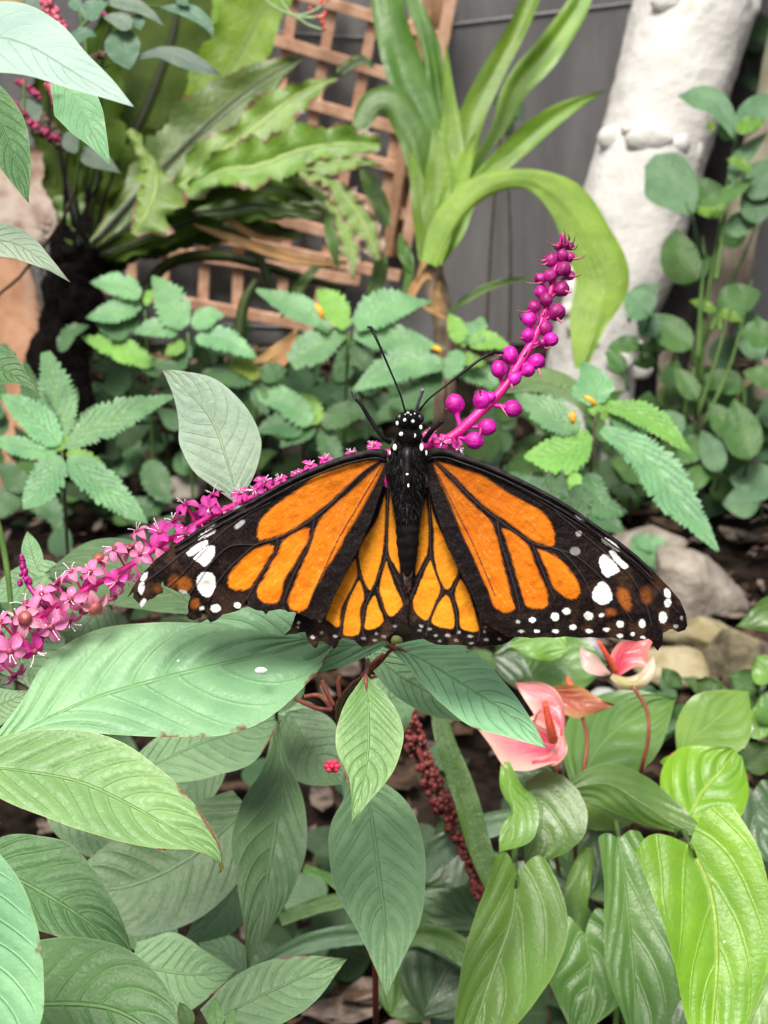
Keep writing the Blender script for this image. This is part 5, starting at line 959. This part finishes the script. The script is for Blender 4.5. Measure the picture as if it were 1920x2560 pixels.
def wing(name, outline, cells, veins, spots, col, depth, root, seed, streak=1.0, step=1.6):
    o = np.asarray(outline); x0, y0 = o.min(0) - 3; x1, y1 = o.max(0) + 3
    nx = int((x1 - x0) / step) + 1; ny = int((y1 - y0) / step) + 1
    X, Y = np.meshgrid(np.linspace(x0, x1, nx), np.linspace(y0, y1, ny), indexing='ij')
    sd_ = sdf(X, Y, o)
    # snap a ring of grid points to the outline
    gx_ = np.gradient(sd_, axis=0); gy_ = np.gradient(sd_, axis=1); gl = np.hypot(gx_, gy_) + 1e-9; near = np.abs(sd_) < step * .75
    Xs = np.where(near, X - gx_ / gl * sd_, X); Ys = np.where(near, Y - gy_ / gl * sd_, Y); keep = sd_ < step * .75
    rx, ry = root; ang = np.arctan2(Y - ry, X - rx); rad = np.hypot(X - rx, Y - ry)
    fib = fbm(ang * 90 + 40, rad * .045 + 5, seed, 3); fine = fbm(X * .35 + 9, Y * .35 + 9, seed + 3, 3); soft = fbm(X * .03 + 4, Y * .03 + 4, seed + 5, 3)
    black = np.array((.005, .0035, .004)); brown = np.array((.024, .012, .008)); rr0 = np.clip(rad / rad[keep].max(), 0, 1)
    C = black + (brown - black) * (sst(fine, .45, .75) * (.25 + .75 * rr0))[..., None]
    C = C + (np.array((.03, .014, .006)) * (sst(rr0, .5, .9) * sst(soft, .45, .7))[..., None])
    om = np.zeros(X.shape); 
    for cc in cells:
        pl = spline(np.asarray(cc), max(40, len(cc) * 8), True); s = sdf(X, Y, pl); e = 2.2 + 4.5 * streak
        om = np.maximum(om, 1 - sst(s + (fib - .5) * 9 * streak + (fine - .5) * 3, -e, e * .35))
    oc = np.array(col)[None, None, :] * (.66 + .55 * sst(rr0, .05, .75) + .45 * (fib - .5) * streak)[..., None] * (1 + .28 * (fine - .5))[..., None]
    oc = oc * (1 - np.array((0.05, .25, .3)) * (sst(soft, .5, .75) * .6)[..., None])
    dust = sst(fbm(X * .9, Y * .9, seed + 21, 2), .74, .86) * sst(soft, .35, .6); C = C + np.array((.09, .075, .065)) * (dust * .5)[..., None]
    lightst = sst(fbm(ang * 160 + 3, rad * .07, seed + 11, 2), .72, .86) * streak; oc = oc + np.array((.25, .16, .06)) * (lightst * .8)[..., None]
    C = C * (1 - om[..., None]) + oc * om[..., None]
    H = om * 0.0
    for vn, vw in veins:
        q = spline(np.asarray(vn), 40); dmin = np.full(X.shape, 1e9)
        for (ax, ay), (bx_, by_) in zip(q[:-1], q[1:]):
            ex, ey = bx_ - ax, by_ - ay; L = ex * ex + ey * ey + 1e-9; t = np.clip(((X - ax) * ex + (Y - ay) * ey) / L, 0, 1); dmin = np.minimum(dmin, np.hypot(X - ax - t * ex, Y - ay - t * ey))
        m = 1 - sst(dmin + (fine - .5) * 2, vw * .55, vw * 1.35); C = C * (1 - m[..., None]) + np.array((.014, .009, .009)) * m[..., None]
        m2 = 1 - sst(dmin, 0, 2.0); C = C + np.array((.05, .042, .045)) * (m2 * .6)[..., None]; H = np.maximum(H, 1 - sst(dmin, 0, max(3.5, vw)))
    for sx, sy, ra_, rb__, rot, br, kind in spots:
        if kind == 'p': u = v_ = 0
        else: ca, sa = math.cos(rot), math.sin(rot); u = (X - sx) * ca + (Y - sy) * sa; v_ = -(X - sx) * sa + (Y - sy) * ca; s = (np.sqrt((u / ra_) ** 2 + (v_ / rb__) ** 2) - 1) * min(ra_, rb__) + (fine - .5) * 4.5
        if kind == 'p':
            s = sdf(X, Y, spline(np.asarray(sx), 48, True)) + (fine - .5) * 6; m = (1 - sst(s, -1.6, 1.2)) * br; C = C * (1 - m[..., None]) + np.array((.78, .77, .74)) * (.84 + .28 * fine)[..., None] * m[..., None]; continue
        if kind == 'w': m = (1 - sst(s, -1.6, 1.2)) * br; C = C * (1 - m[..., None]) + np.array((.78, .77, .74)) * (.86 + .25 * fine)[..., None] * m[..., None]
        else: m = (1 - sst(s + (fib - .5) * 8, -6, 5)) * br; C = C * (1 - m[..., None]) + np.array((.30, .085, .014)) * (.5 + fine)[..., None] * m[..., None]
    kp = keep.copy(); idx = -np.ones(X.shape, int)
    F = []; c4 = kp[:-1, :-1] & kp[1:, :-1] & kp[1:, 1:] & kp[:-1, 1:]
    used = np.zeros_like(kp); used[:-1, :-1] |= c4; used[1:, :-1] |= c4; used[1:, 1:] |= c4; used[:-1, 1:] |= c4
    idx[used] = np.arange(used.sum()); I, J = np.nonzero(c4)
    D = depth(X, Y, rad, rr0) - H * .00026 + (fine - .5) * .00006 + (soft - .5) * .0006 + .0007 * np.sin(ang * 16) * sst(rr0, .3, 1)
    V = P(Xs[used], Ys[used], D[used]); nV = len(V)
    q = np.stack([idx[I, J], idx[I, J + 1], idx[I + 1, J + 1], idx[I + 1, J]], 1)
    mb = MB(); mb.add(V, q.tolist())
    ca = np.concatenate([C[used], np.ones((nV, 1))], 1)
    return mb.build(name, wing_m, bf, attr=ca)
b = NB('wing_scales'); at = b.n('ShaderNodeAttribute', attribute_name='pattern'); tcx = b.n('ShaderNodeTexCoord'); n1 = b.noise(2600, 2); n2 = b.noise(420, 3)
h = b.M('ADD', n1, b.M('MULTIPLY', n2, .8)); wing_m = b.done(b.bsdf(at.outputs['Color'], .62, .08, b.bump(h, .00005)))
fw_o = CL([(1455, 320), (1440, 290), (1390, 268), (1300, 285), (1200, 315), (1080, 360), (950, 415), (820, 486), (700, 552), (560, 625), (420, 710), (300, 790), (200, 865), (120, 950), (70, 1020), (38, 1082), (75, 1045), (72, 1080), (85, 1092), (105, 1112), (118, 1140), (138, 1108), (160, 1088), (185, 1082), (205, 1062), (235, 1052), (234, 1030), (222, 1010), (232, 985), (240, 1012), (262, 1022), (290, 1034), (310, 1045), (335, 1052), (355, 1066), (372, 1052), (386, 1075), (374, 1100), (370, 1130), (374, 1160), (362, 1176), (375, 1196), (405, 1203), (425, 1192), (446, 1186), (450, 1156), (462, 1150), (476, 1165), (474, 1192), (495, 1215), (530, 1200), (560, 1172), (620, 1157), (655, 1146), (672, 1120), (690, 1088), (698, 1102), (702, 1128), (740, 1146), (780, 1152), (796, 1172), (812, 1152), (870, 1142), (888, 1128), (890, 1100), (897, 1140), (918, 1158), (948, 1156), (985, 1172), (1040, 1195), (1100, 1205), (1125, 1170), (1160, 1090), (1230, 950), (1300, 815), (1370, 660), (1415, 530), (1445, 430), (1462, 350)])
FC = [[(1428, 322), (1330, 330), (1200, 350), (1080, 404), (960, 492), (860, 560), (800, 615), (758, 670), (745, 740), (762, 766), (830, 752), (930, 714), (1040, 640), (1150, 552), (1250, 462), (1350, 382), (1420, 332)],
      [(1438, 345), (1380, 385), (1270, 485), (1160, 580), (1090, 650), (1062, 710), (1022, 830), (970, 950), (930, 1050), (915, 1115), (945, 1152), (985, 1158), (1028, 1130), (1060, 1050), (1110, 950), (1180, 840), (1260, 700), (1330, 580), (1385, 480), (1430, 385)],
      [(1025, 695), (1036, 730), (1000, 820), (955, 900), (900, 990), (880, 1070), (858, 1108), (800, 1112), (760, 1085), (742, 1040), (790, 960), (830, 880), (865, 820), (885, 768), (950, 722)],
      [(832, 788), (838, 822), (790, 895), (750, 972), (700, 1030), (640, 1040), (600, 1024), (588, 980), (612, 930), (680, 852), (760, 800)]]
FV = [([(1440, 318), (1320, 400), (1160, 560), (1040, 658), (930, 725), (830, 765), (745, 790), (670, 850), (560, 960), (480, 1100)], 7), ([(1060, 650), (1035, 780), (960, 930), (905, 1060), (890, 1120)], 8), ([(860, 760), (850, 830), (780, 940), (730, 1020), (690, 1090)], 7), ([(1440, 305), (1300, 308), (1100, 370), (900, 470), (700, 590), (500, 710), (300, 870), (120, 1010)], 3), ([(820, 560), (700, 620), (560, 720), (430, 850), (330, 960), (260, 1020)], 2.5), ([(745, 790), (600, 800), (490, 900), (400, 1030), (375, 1070)], 2.5), ([(1430, 350), (1330, 520), (1200, 740), (1100, 950), (1030, 1120)], 2.5)]
def S(fn, L_): 
    r_ = []
    for (x, y, a, b__, rot, br, kd) in L_: c_ = fn([(x, y)])[0]; r_.append((c_[0], c_[1], a * KC, b__ * KC, rot, br, kd))
    return r_
FS = S(CL, [(486, 690, 36, 10, -.45, .4, 'w'), (652, 592, 34, 11, -.35, .8, 'w'), (652, 680, 34, 14, -.7, .5, 'w'), (132, 966, 14, 30, .55, 1, 'w'), (118, 1026, 17, 34, .15, 1, 'w'), (125, 1108, 15, 26, .4, .95, 'w'), (521, 1137, 28, 22, 0, 1, 'w'), (642, 1120, 20, 17, 0, .95, 'w'), (447, 1136, 14, 10, -.5, .9, 'w'), (440, 1205, 6, 6, 0, .0, 'w'),
                   (350, 1010, 40, 46, .4, .85, 'b'), (410, 1112, 26, 30, 0, .85, 'b'), (290, 990, 26, 44, .3, .4, 'b'), (205, 1030, 22, 24, 0, .3, 'b'), (345, 1048, 22, 12, .3, .5, 'w')])
hw_o = CL([(1440, 470), (1478, 490), (1500, 640), (1518, 780), (1532, 900), (1550, 1000), (1578, 1100), (1566, 1150), (1570, 1210), (1530, 1250), (1480, 1277), (1445, 1310), (1380, 1335), (1320, 1352), (1298, 1330), (1256, 1304), (1215, 1298), (1198, 1310), (1186, 1340), (1170, 1362), (1148, 1340), (1122, 1330), (1112, 1315), (1086, 1318), (1078, 1345), (1065, 1358), (1045, 1335), (1028, 1322), (1012, 1266), (985, 1268), (960, 1277), (925, 1278), (895, 1286), (930, 1250), (948, 1200), (985, 1100), (1100, 950), (1250, 650), (1390, 480)])
HC = [[(1474, 505), (1464, 700), (1466, 840), (1500, 905), (1528, 945), (1524, 850), (1505, 650), (1484, 520)], [(1446, 520), (1400, 650), (1306, 812), (1318, 950), (1358, 1036), (1388, 1000), (1430, 860), (1446, 700)], [(1450, 880), (1418, 1010), (1424, 1070), (1468, 1182), (1530, 1142), (1540, 1100), (1500, 1010), (1470, 925)],
      [(1284, 868), (1230, 950), (1170, 1060), (1126, 1180), (1140, 1210), (1195, 1238), (1212, 1130), (1270, 1020), (1296, 950)], [(1305, 985), (1240, 1110), (1217, 1240), (1222, 1283), (1270, 1290), (1312, 1260), (1312, 1150), (1332, 1075)], [(1390, 1066), (1352, 1122), (1338, 1200), (1337, 1250), (1390, 1250), (1438, 1204), (1410, 1120)]]
HV = [([(1462, 480), (1456, 700), (1450, 850), (1400, 990), (1370, 1052), (1335, 1140), (1325, 1260), (1345, 1320)], 7), ([(1454, 850), (1490, 930), (1530, 1030), (1560, 1120)], 8), ([(1288, 820), (1308, 950), (1350, 1040)], 6), ([(1303, 955), (1235, 1110), (1208, 1240), (1195, 1290)], 6), ([(1404, 1030), (1430, 1120), (1458, 1200), (1475, 1260)], 6), ([(1500, 955), (1515, 985), (1530, 1010)], 13)]
HS = S(CL, [(975, 1215, 7, 9, .5, .8, 'w'), (970, 1240, 8, 6, 0, .5, 'w'), (1052, 1295, 12, 10, 0, .85, 'w'), (1092, 1205, 10, 9, 0, .35, 'w'), (1100, 1270, 10, 10, 0, .3, 'w'), (1175, 1290, 12, 9, 0, .4, 'w'), (1270, 1318, 12, 8, 0, .25, 'w'), (1330, 1300, 12, 8, 0, .25, 'w'), (1390, 1310, 12, 8, 0, .25, 'w'), (1440, 1290, 12, 8, 0, .2, 'w'), (1400, 1275, 10, 8, 0, .22, 'w'), (1500, 1235, 10, 8, 0, .2, 'w')])
rfw_o = CR([(188, 300), (225, 268), (300, 268), (400, 303), (520, 348), (640, 400), (780, 470), (900, 535), (1000, 598), (1130, 690), (1240, 770), (1340, 850), (1430, 938), (1510, 1020), (1570, 1090), (1604, 1170), (1612, 1230), (1600, 1255), (1562, 1267), (1545, 1258), (1530, 1248), (1510, 1252), (1500, 1262), (1478, 1270), (1478, 1300), (1470, 1340), (1450, 1370), (1434, 1350), (1420, 1318), (1400, 1303), (1370, 1312), (1330, 1316), (1290, 1310), (1240, 1304), (1200, 1296), (1140, 1300), (1080, 1294), (1020, 1298), (950, 1290), (880, 1298), (820, 1294), (760, 1300), (700, 1292), (640, 1296), (560, 1250), (480, 1200), (450, 1100), (370, 938), (300, 795), (240, 615), (202, 480), (185, 380)])
RC = [[(232, 325), (300, 345), (400, 375), (500, 412), (600, 482), (700, 542), (800, 595), (860, 655), (888, 720), (884, 788), (850, 798), (780, 775), (700, 722), (620, 660), (540, 608), (460, 540), (380, 462), (310, 392)], [(228, 340), (300, 418), (370, 492), (450, 575), (530, 645), (562, 710), (592, 820), (622, 950), (652, 1060), (674, 1130), (640, 1160), (590, 1155), (550, 1120), (520, 1040), (450, 880), (380, 730), (310, 560), (250, 420)],
      [(600, 700), (660, 720), (720, 765), (748, 800), (780, 880), (820, 980), (855, 1070), (840, 1130), (780, 1140), (730, 1120), (700, 1040), (670, 940), (640, 830), (612, 745)], [(792, 812), (860, 832), (920, 870), (980, 940), (1020, 1000), (1030, 1050), (990, 1090), (930, 1070), (880, 1020), (840, 930), (812, 860)]]
RV = [([(225, 330), (330, 430), (460, 560), (570, 648), (700, 740), (800, 795), (900, 812), (980, 880), (1060, 1000), (1120, 1150)], 7), ([(575, 660), (590, 760), (635, 900), (680, 1060), (700, 1160)], 9), ([(765, 780), (800, 880), (850, 1000), (890, 1090)], 8), ([(220, 300), (360, 320), (560, 410), (800, 545), (1000, 670), (1200, 800), (1400, 980), (1560, 1160)], 3), ([(900, 620), (1050, 740), (1180, 850), (1300, 960), (1380, 1100), (1420, 1230)], 2.5), ([(880, 810), (1000, 850), (1130, 960), (1240, 1100), (1310, 1210)], 2.5), ([(250, 400), (340, 580), (450, 800), (560, 1060)], 2.5)]
RS = S(CR, [(1028, 642, 32, 9, .5, .9, 'w'), (832, 516, 56, 8, .48, .5, 'w'), (1018, 728, 18, 16, .5, .35, 'w'), (1000, 825, 28, 24, 0, .22, 'w'), (1503, 1055, 17, 29, -.35, 1, 'w'), (1505, 1108, 19, 23, .2, 1, 'w'), (1478, 1187, 22, 33, 0, 1, 'w'), (1580, 1190, 8, 12, 0, .3, 'w'), (1548, 1235, 14, 12, 0, .35, 'w')] +
      [(x, y, a, b__, 0, 1, 'w') for x, y, a, b__ in ((765, 1200, 19, 15), (890, 1183, 23, 24), (953, 1153, 23, 18), (1073, 1178, 26, 24), (1143, 1175, 15, 11), (1245, 1223, 21, 20), (1365, 1220, 19, 23), (790, 1262, 15, 9), (892, 1262, 18, 10), (987, 1241, 20, 15), (1075, 1261, 20, 11), (1170, 1253, 19, 12), (1245, 1287, 17, 11), (1313, 1277, 11, 11), (1370, 1296, 15, 8))] +
      [(687, 1210, 12, 11, 0, .4, 'w'), (705, 1262, 16, 8, 0, .5, 'w'), (1268, 1085, 34, 66, -.4, .85, 'b'), (1190, 1158, 32, 22, 0, .75, 'b'), (1385, 1070, 30, 46, -.3, .45, 'b')])
rhw_o = CR([(160, 620), (180, 480), (215, 470), (240, 600), (370, 880), (480, 1090), (600, 1180), (700, 1270), (668, 1296), (640, 1318), (600, 1336), (560, 1338), (520, 1342), (470, 1340), (430, 1346), (380, 1338), (330, 1336), (285, 1338), (240, 1335), (200, 1318), (150, 1292), (120, 1280), (100, 1262), (85, 1228), (84, 1205), (104, 1160), (95, 1080), (108, 980), (128, 800), (148, 640)])
QC = [[(180, 545), (152, 660), (137, 820), (127, 955), (165, 895), (195, 825), (200, 700), (190, 560)], [(206, 515), (226, 620), (300, 785), (362, 920), (340, 985), (304, 1036), (262, 990), (230, 860), (224, 700)], [(210, 875), (165, 965), (132, 1050), (112, 1100), (127, 1160), (190, 1203), (230, 1120), (264, 1030), (235, 930)], [(290, 1066), (240, 1132), (217, 1215), (280, 1245), (333, 1245), (343, 1190), (320, 1095)], [(375, 975), (342, 1062), (366, 1150), (372, 1240), (430, 1264), (474, 1258), (460, 1180), (430, 1080)]]
QV = [([(196, 480), (208, 650), (212, 840), (250, 970), (278, 1040), (235, 1130), (200, 1215), (185, 1290)], 7), ([(212, 850), (165, 930), (130, 1020), (102, 1090)], 8), ([(275, 1032), (320, 1052), (350, 1150), (357, 1250), (350, 1320)], 7), ([(322, 1055), (350, 1000), (372, 945)], 6), ([(160, 935), (150, 965), (140, 990)], 13), ([(480, 1260), (470, 1320)], 3)]
QS = S(CR, [(160, 1235, 12, 9, .5, .35, 'w'), (205, 1250, 12, 8, 0, .35, 'w'), (150, 1258, 10, 6, 0, .3, 'w'), (240, 1285, 10, 7, 0, .3, 'w'), (305, 1285, 16, 8, 0, .4, 'w'), (365, 1268, 9, 9, 0, .4, 'w'), (428, 1290, 14, 8, 0, .4, 'w'), (350, 1312, 12, 8, 0, .25, 'w'), (430, 1328, 14, 6, 0, .3, 'w'), (515, 1308, 14, 8, 0, .4, 'w'), (585, 1305, 10, 8, 0, .6, 'w'), (505, 1265, 8, 8, 0, .4, 'w'), (260, 1315, 10, 6, 0, .25, 'w'), (510, 1240, 8, 6, 0, .3, 'w')])
PL = [[(362, 836), (398, 802), (468, 764), (477, 784), (430, 826), (387, 853)], [(400, 866), (430, 832), (480, 796), (516, 799), (513, 846), (490, 886), (460, 909), (428, 886)], [(417, 1004), (424, 965), (455, 939), (497, 944), (516, 965), (521, 1010), (508, 1052), (475, 1077), (438, 1056)], [(428, 764), (440, 736), (500, 702), (521, 714), (490, 740)]]
PR = [[(1131, 870), (1160, 842), (1200, 870), (1241, 925), (1220, 947), (1168, 968), (1143, 930)], [(1183, 827), (1216, 827), (1252, 870), (1292, 906), (1262, 921), (1224, 886)], [(1093, 1055), (1120, 1008), (1150, 989), (1181, 1015), (1201, 1060), (1196, 1096), (1150, 1119), (1104, 1095)], [(1143, 766), (1170, 753), (1226, 788), (1241, 826), (1196, 808)]]
FS += [(CL(q), 0, 0, 0, 0, 1, 'p') for q in PL]; RS += [(CR(q), 0, 0, 0, 0, 1, 'p') for q in PR]
lr = CL([(1455, 320)])[0]; rr2 = CR([(195, 320)])[0]
dfw = lambda sgn: (lambda X, Y, rad, r0: .3030 + .0010 * r0 + .0022 * r0 ** 5 - .0030 * np.sin(np.clip(r0, 0, 1) * 2.6) + .0016 * ((Y - 1300) / 300.0))
dhw = lambda sgn: (lambda X, Y, rad, r0: .3046 + .0012 * r0 + .0012 * ((Y - 1300) / 300.0))
mp = lambda fn, Ls: [fn(q) for q in Ls]
mv = lambda fn, Ls: [(fn(q), w_ * KC * .85) for q, w_ in Ls]
wing('hindwing', hw_o, mp(CL, HC), mv(CL, HV), HS, (.60, .215, .012), dhw(-1), lr, 31, .35)
wing('hindwing', rhw_o, mp(CR, QC), mv(CR, QV), QS, (.60, .215, .012), dhw(1), rr2, 32, .35)
wing('forewing', fw_o, mp(CL, FC), mv(CL, FV), FS, (.66, .175, .008), dfw(-1), lr, 33, 1.0)
wing('forewing', rfw_o, mp(CR, RC), mv(CR, RV), RS, (.56, .145, .007), dfw(1), rr2, 34, .8)
# wing fore edge: a thick raised black rib on each forewing
blk = plain('black_chitin', (.004, .0035, .005), (.010, .009, .011), 500, .42, .35, .0002); ribm = plain('black_rib', (.006, .005, .006), (.028, .023, .024), 700, .6, .25, .0003); furm = plain('black_fur', (.002, .002, .002), (.008, .007, .007), 500, .8, .12, .0002); dotw = plain('white_scale', (.75, .75, .66), (.85, .85, .76), 500, .55)
for pts, fn in (([(1450, 300), (1395, 285), (1300, 300), (1200, 328), (1080, 373), (950, 430), (820, 500), (700, 567), (560, 640), (420, 724), (300, 802)], CL), ([(195, 300), (225, 284), (300, 285), (400, 318), (520, 362), (640, 415), (780, 485), (900, 550), (1000, 613), (1130, 704), (1240, 784), (1340, 864), (1430, 950)], CR)):
    q = fn(pts); S_ = spline([(x, y, 0) for x, y in q], 60); r0 = np.linspace(0, .9, 60); dd = .3030 + .001 * r0 - .003 * np.sin(r0 * 2.6) + .0016 * ((S_[:, 1] - 1300) / 300) - .0002
    mb = MB(); mb.tube(P(S_[:, 0], S_[:, 1], dd), np.interp(np.linspace(0, 1, 60), [0, .15, .5, 1], [11, 9, 5, 2]) * .3 / FPX * (1 + .25 * (noise1(60, 40, 5) - .5)), 8)
    S2 = S_.copy(); S2[:, 1] += np.linspace(14, 16, 60); mb.tube(P(S2[:, 0], S2[:, 1], dd - .0001), 2.6 * .3 / FPX, 6); mb.build('wing_rib', ribm, bf)
# body: thorax + abdomen in one continuous loft
kb = .3 / FPX
bp = [(1020, 1085, 22, 18), (1019, 1105, 34, 30), (1018, 1130, 44, 38), (1018, 1160, 47, 40), (1018, 1195, 47, 40), (1018, 1230, 41, 36), (1018, 1262, 36, 30), (1018, 1290, 30, 24), (1019, 1330, 29, 24), (1019, 1370, 26, 22), (1019, 1405, 20, 18), (1018, 1432, 11, 10), (1018, 1442, 3, 3)]
S_ = spline(bp, 110); an_ = np.linspace(0, 2 * np.pi, 40, endpoint=False)
dc = .3002 + .004 * (S_[:, 1] - 1085) / 360
ring = 1 + .05 * np.sin(S_[:, 1] / 30 * 2 * np.pi) * (S_[:, 1] > 1280)
nz = 1 + .10 * (fbm(np.arange(110)[:, None] * .5 + 3, np.cos(an_)[None] * 3 + np.sin(an_)[None] * 2 + 9, 4, 3) - .5)
c_ = P(S_[:, 0], S_[:, 1], dc); V = c_[:, None] + (S_[:, 2] * ring)[:, None, None] * kb * nz[..., None] * np.cos(an_)[None, :, None] * RT - (S_[:, 3] * ring)[:, None, None] * kb * nz[..., None] * np.sin(an_)[None, :, None] * FW
mb = MB(); mb.grid(V.reshape(-1, 3), 110, 40, closed=True)
# glossy ridge along the thorax
q = spline([(1019, 1118, .2955), (1018, 1150, .2951), (1018, 1190, .2953), (1018, 1222, .2962)], 14); mb.tube(P(q[:, 0], q[:, 1], q[:, 2]), np.array([5, 9, 11, 11, 10, 9, 9, 9, 9, 9, 8, 7, 6, 3]) * kb, 10, 2)
r_ = random.Random(5)      # fur
for k in range(4200):
    t_ = r_.random() ** .8 * .62; i = int(t_ * 109); a = r_.uniform(-.5, 3.64); nrm = math.cos(a) * RT - math.sin(a) * FW
    if abs(math.cos(a)) < .22 and 12 < i < 62 and r_.random() < .8: continue
    b0 = c_[i] + S_[i, 2] * kb * math.cos(a) * RT * .96 - S_[i, 3] * kb * math.sin(a) * FW * .96; L = r_.uniform(6, 17) * kb
    dr = nrm * r_.uniform(.2, .8) - UP * r_.uniform(.5, 1.2) + RT * r_.uniform(-.3, .3); dr = dr / np.linalg.norm(dr); sdv = np.cross(dr, nrm); sdv /= np.linalg.norm(sdv) + 1e-9
    mb.add([b0 - sdv * 1.0 * kb, b0 + sdv * 1.0 * kb, b0 + dr * L], [(0, 1, 2)], 1)
# head
hc = P(1024, 1054, .2985)
mb.blob(hc, (29 * kb, 26 * kb, 27 * kb), 0, 22, 30, np.array([RT, -FW, UP]), bump=.25, seed=3)
mb.blob(P(1022, 1090, .2985), (33 * kb, 26 * kb, 20 * kb), 0, 18, 26, np.array([RT, -FW, UP]), bump=.3, seed=6)
for k in range(900):
    a, b1 = r_.uniform(0, 6.28), r_.uniform(-.2, 1.5); nrm = math.cos(a) * math.cos(b1) * RT - math.sin(b1) * FW + math.sin(a) * math.cos(b1) * UP
    cc_, R0 = (hc, 27) if k % 2 else (P(1022, 1090, .2985), 26); b0 = cc_ + nrm * R0 * kb; dr = nrm + np.array([r_.uniform(-.5, .5) for _ in range(3)]) + UP * (.4 if k % 2 else -.3); dr /= np.linalg.norm(dr); sdv = np.cross(dr, nrm); sdv /= np.linalg.norm(sdv) + 1e-9
    mb.add([b0 - sdv * .8 * kb, b0 + sdv * .8 * kb, b0 + dr * r_.uniform(4, 9) * kb], [(0, 1, 2)], 1)
for (x, y, a, b__, dd) in ((1012, 1050, 4.5, 4.5, .2966), (1032, 1053, 5, 4.5, .2966), (993, 1058, 3.6, 5.5, .2975), (1052, 1068, 4, 5.5, .2975), (1003, 1085, 5.5, 5.5, .2968), (1035, 1089, 5.5, 5.5, .2968), (987, 1118, 5.5, 8, .2975), (1054, 1118, 5, 9, .2975), (1020, 1032, 4, 2.5, .297), (1027, 1037, 2, 2, .2966), (1013, 1036, 1.8, 1.8, .2966), (1037, 1034, 2, 2, .297), (1018, 1186, 3.6, 3, .2944), (1021, 1214, 2.5, 5, .2950), (975, 1132, 2, 6, .2985), (1066, 1132, 2.4, 7, .2985)):
    mb.blob(P(x, y, dd), (a * kb, 1.6 * kb, b__ * kb), 3, 8, 10, np.array([RT, -FW, UP]), bump=.3, seed=int(x))
greyf = plain('grey_fur', (.02, .018, .018), (.07, .065, .065), 500, .7, .2, .0002)
for k in range(450):
    i = r_.randrange(4, 66); a = r_.uniform(-.2, 3.34); nrm = math.cos(a) * RT - math.sin(a) * FW; b0 = c_[i] + S_[i, 2] * kb * math.cos(a) * RT - S_[i, 3] * kb * math.sin(a) * FW; L = r_.uniform(8, 20) * kb
    dr = nrm * r_.uniform(.2, .7) - UP * r_.uniform(.5, 1.2) + RT * r_.uniform(-.3, .3); dr = dr / np.linalg.norm(dr); sdv = np.cross(dr, nrm); sdv /= np.linalg.norm(sdv) + 1e-9
    mb.add([b0 - sdv * .9 * kb, b0 + sdv * .9 * kb, b0 + dr * L], [(0, 1, 2)], 4)
mb.build('body', [furm, furm, blk, dotw, greyf], bf)
for s in (-1, 1):
    mb = MB(); mb.blob(P(1024 + s * 25, 1046, .2985), (12 * kb, 14 * kb, 15 * kb), 0, 16, 20, np.array([RT, -FW, UP])); mb.build('eye', plain('eye_black', (.006, .005, .006), (.015, .012, .014), 900, .22, .6, .0001), bf)
def ant(pts, r0, nm, m):
    q = spline(pts, 40); mb = MB(); mb.tube(P(q[:, 0], q[:, 1], q[:, 2]), np.interp(np.linspace(0, 1, 40), np.linspace(0, 1, len(r0)), r0) * kb, 8); mb.build(nm, m, bf)
ant([(1014, 1032, .298), (1000, 985, .296), (975, 925, .295), (947, 860, .294), (932, 828, .294), (926, 818, .294), (918, 819, .294)], [2.6, 2.4, 2.4, 2.8, 3.6, 4.4, 3.6, 3], 'antenna', blk)
ant([(1048, 1026, .298), (1075, 995, .296), (1120, 960, .295), (1165, 925, .294), (1205, 895, .294), (1235, 881, .295), (1258, 883, .296)], [2.6, 2.4, 2.6, 3, 3.8, 4.4, 4, 3], 'antenna', blk)
ant([(1040, 1030, .298), (1046, 1005, .296), (1057, 973, .294)], [4.5, 4.5, 4.8], 'proboscis', plain('grey_tube', (.12, .13, .15), (.22, .23, .26), 500, .35))
ant([(975, 1105, .2995), (955, 1092, .298), (925, 1048, .297), (902, 1010, .296), (886, 996, .296), (878, 978, .297)], [7, 5, 6, 5, 3, 1.5], 'leg', blk)
ant([(902, 1010, .296), (892, 1000, .2955), (888, 984, .2955)], [3.5, 2.5, 1.2], 'leg', blk)
ant([(1062, 1102, .299), (1078, 1078, .297), (1106, 1052, .2955)], [8, 7, 6.5], 'leg', blk)
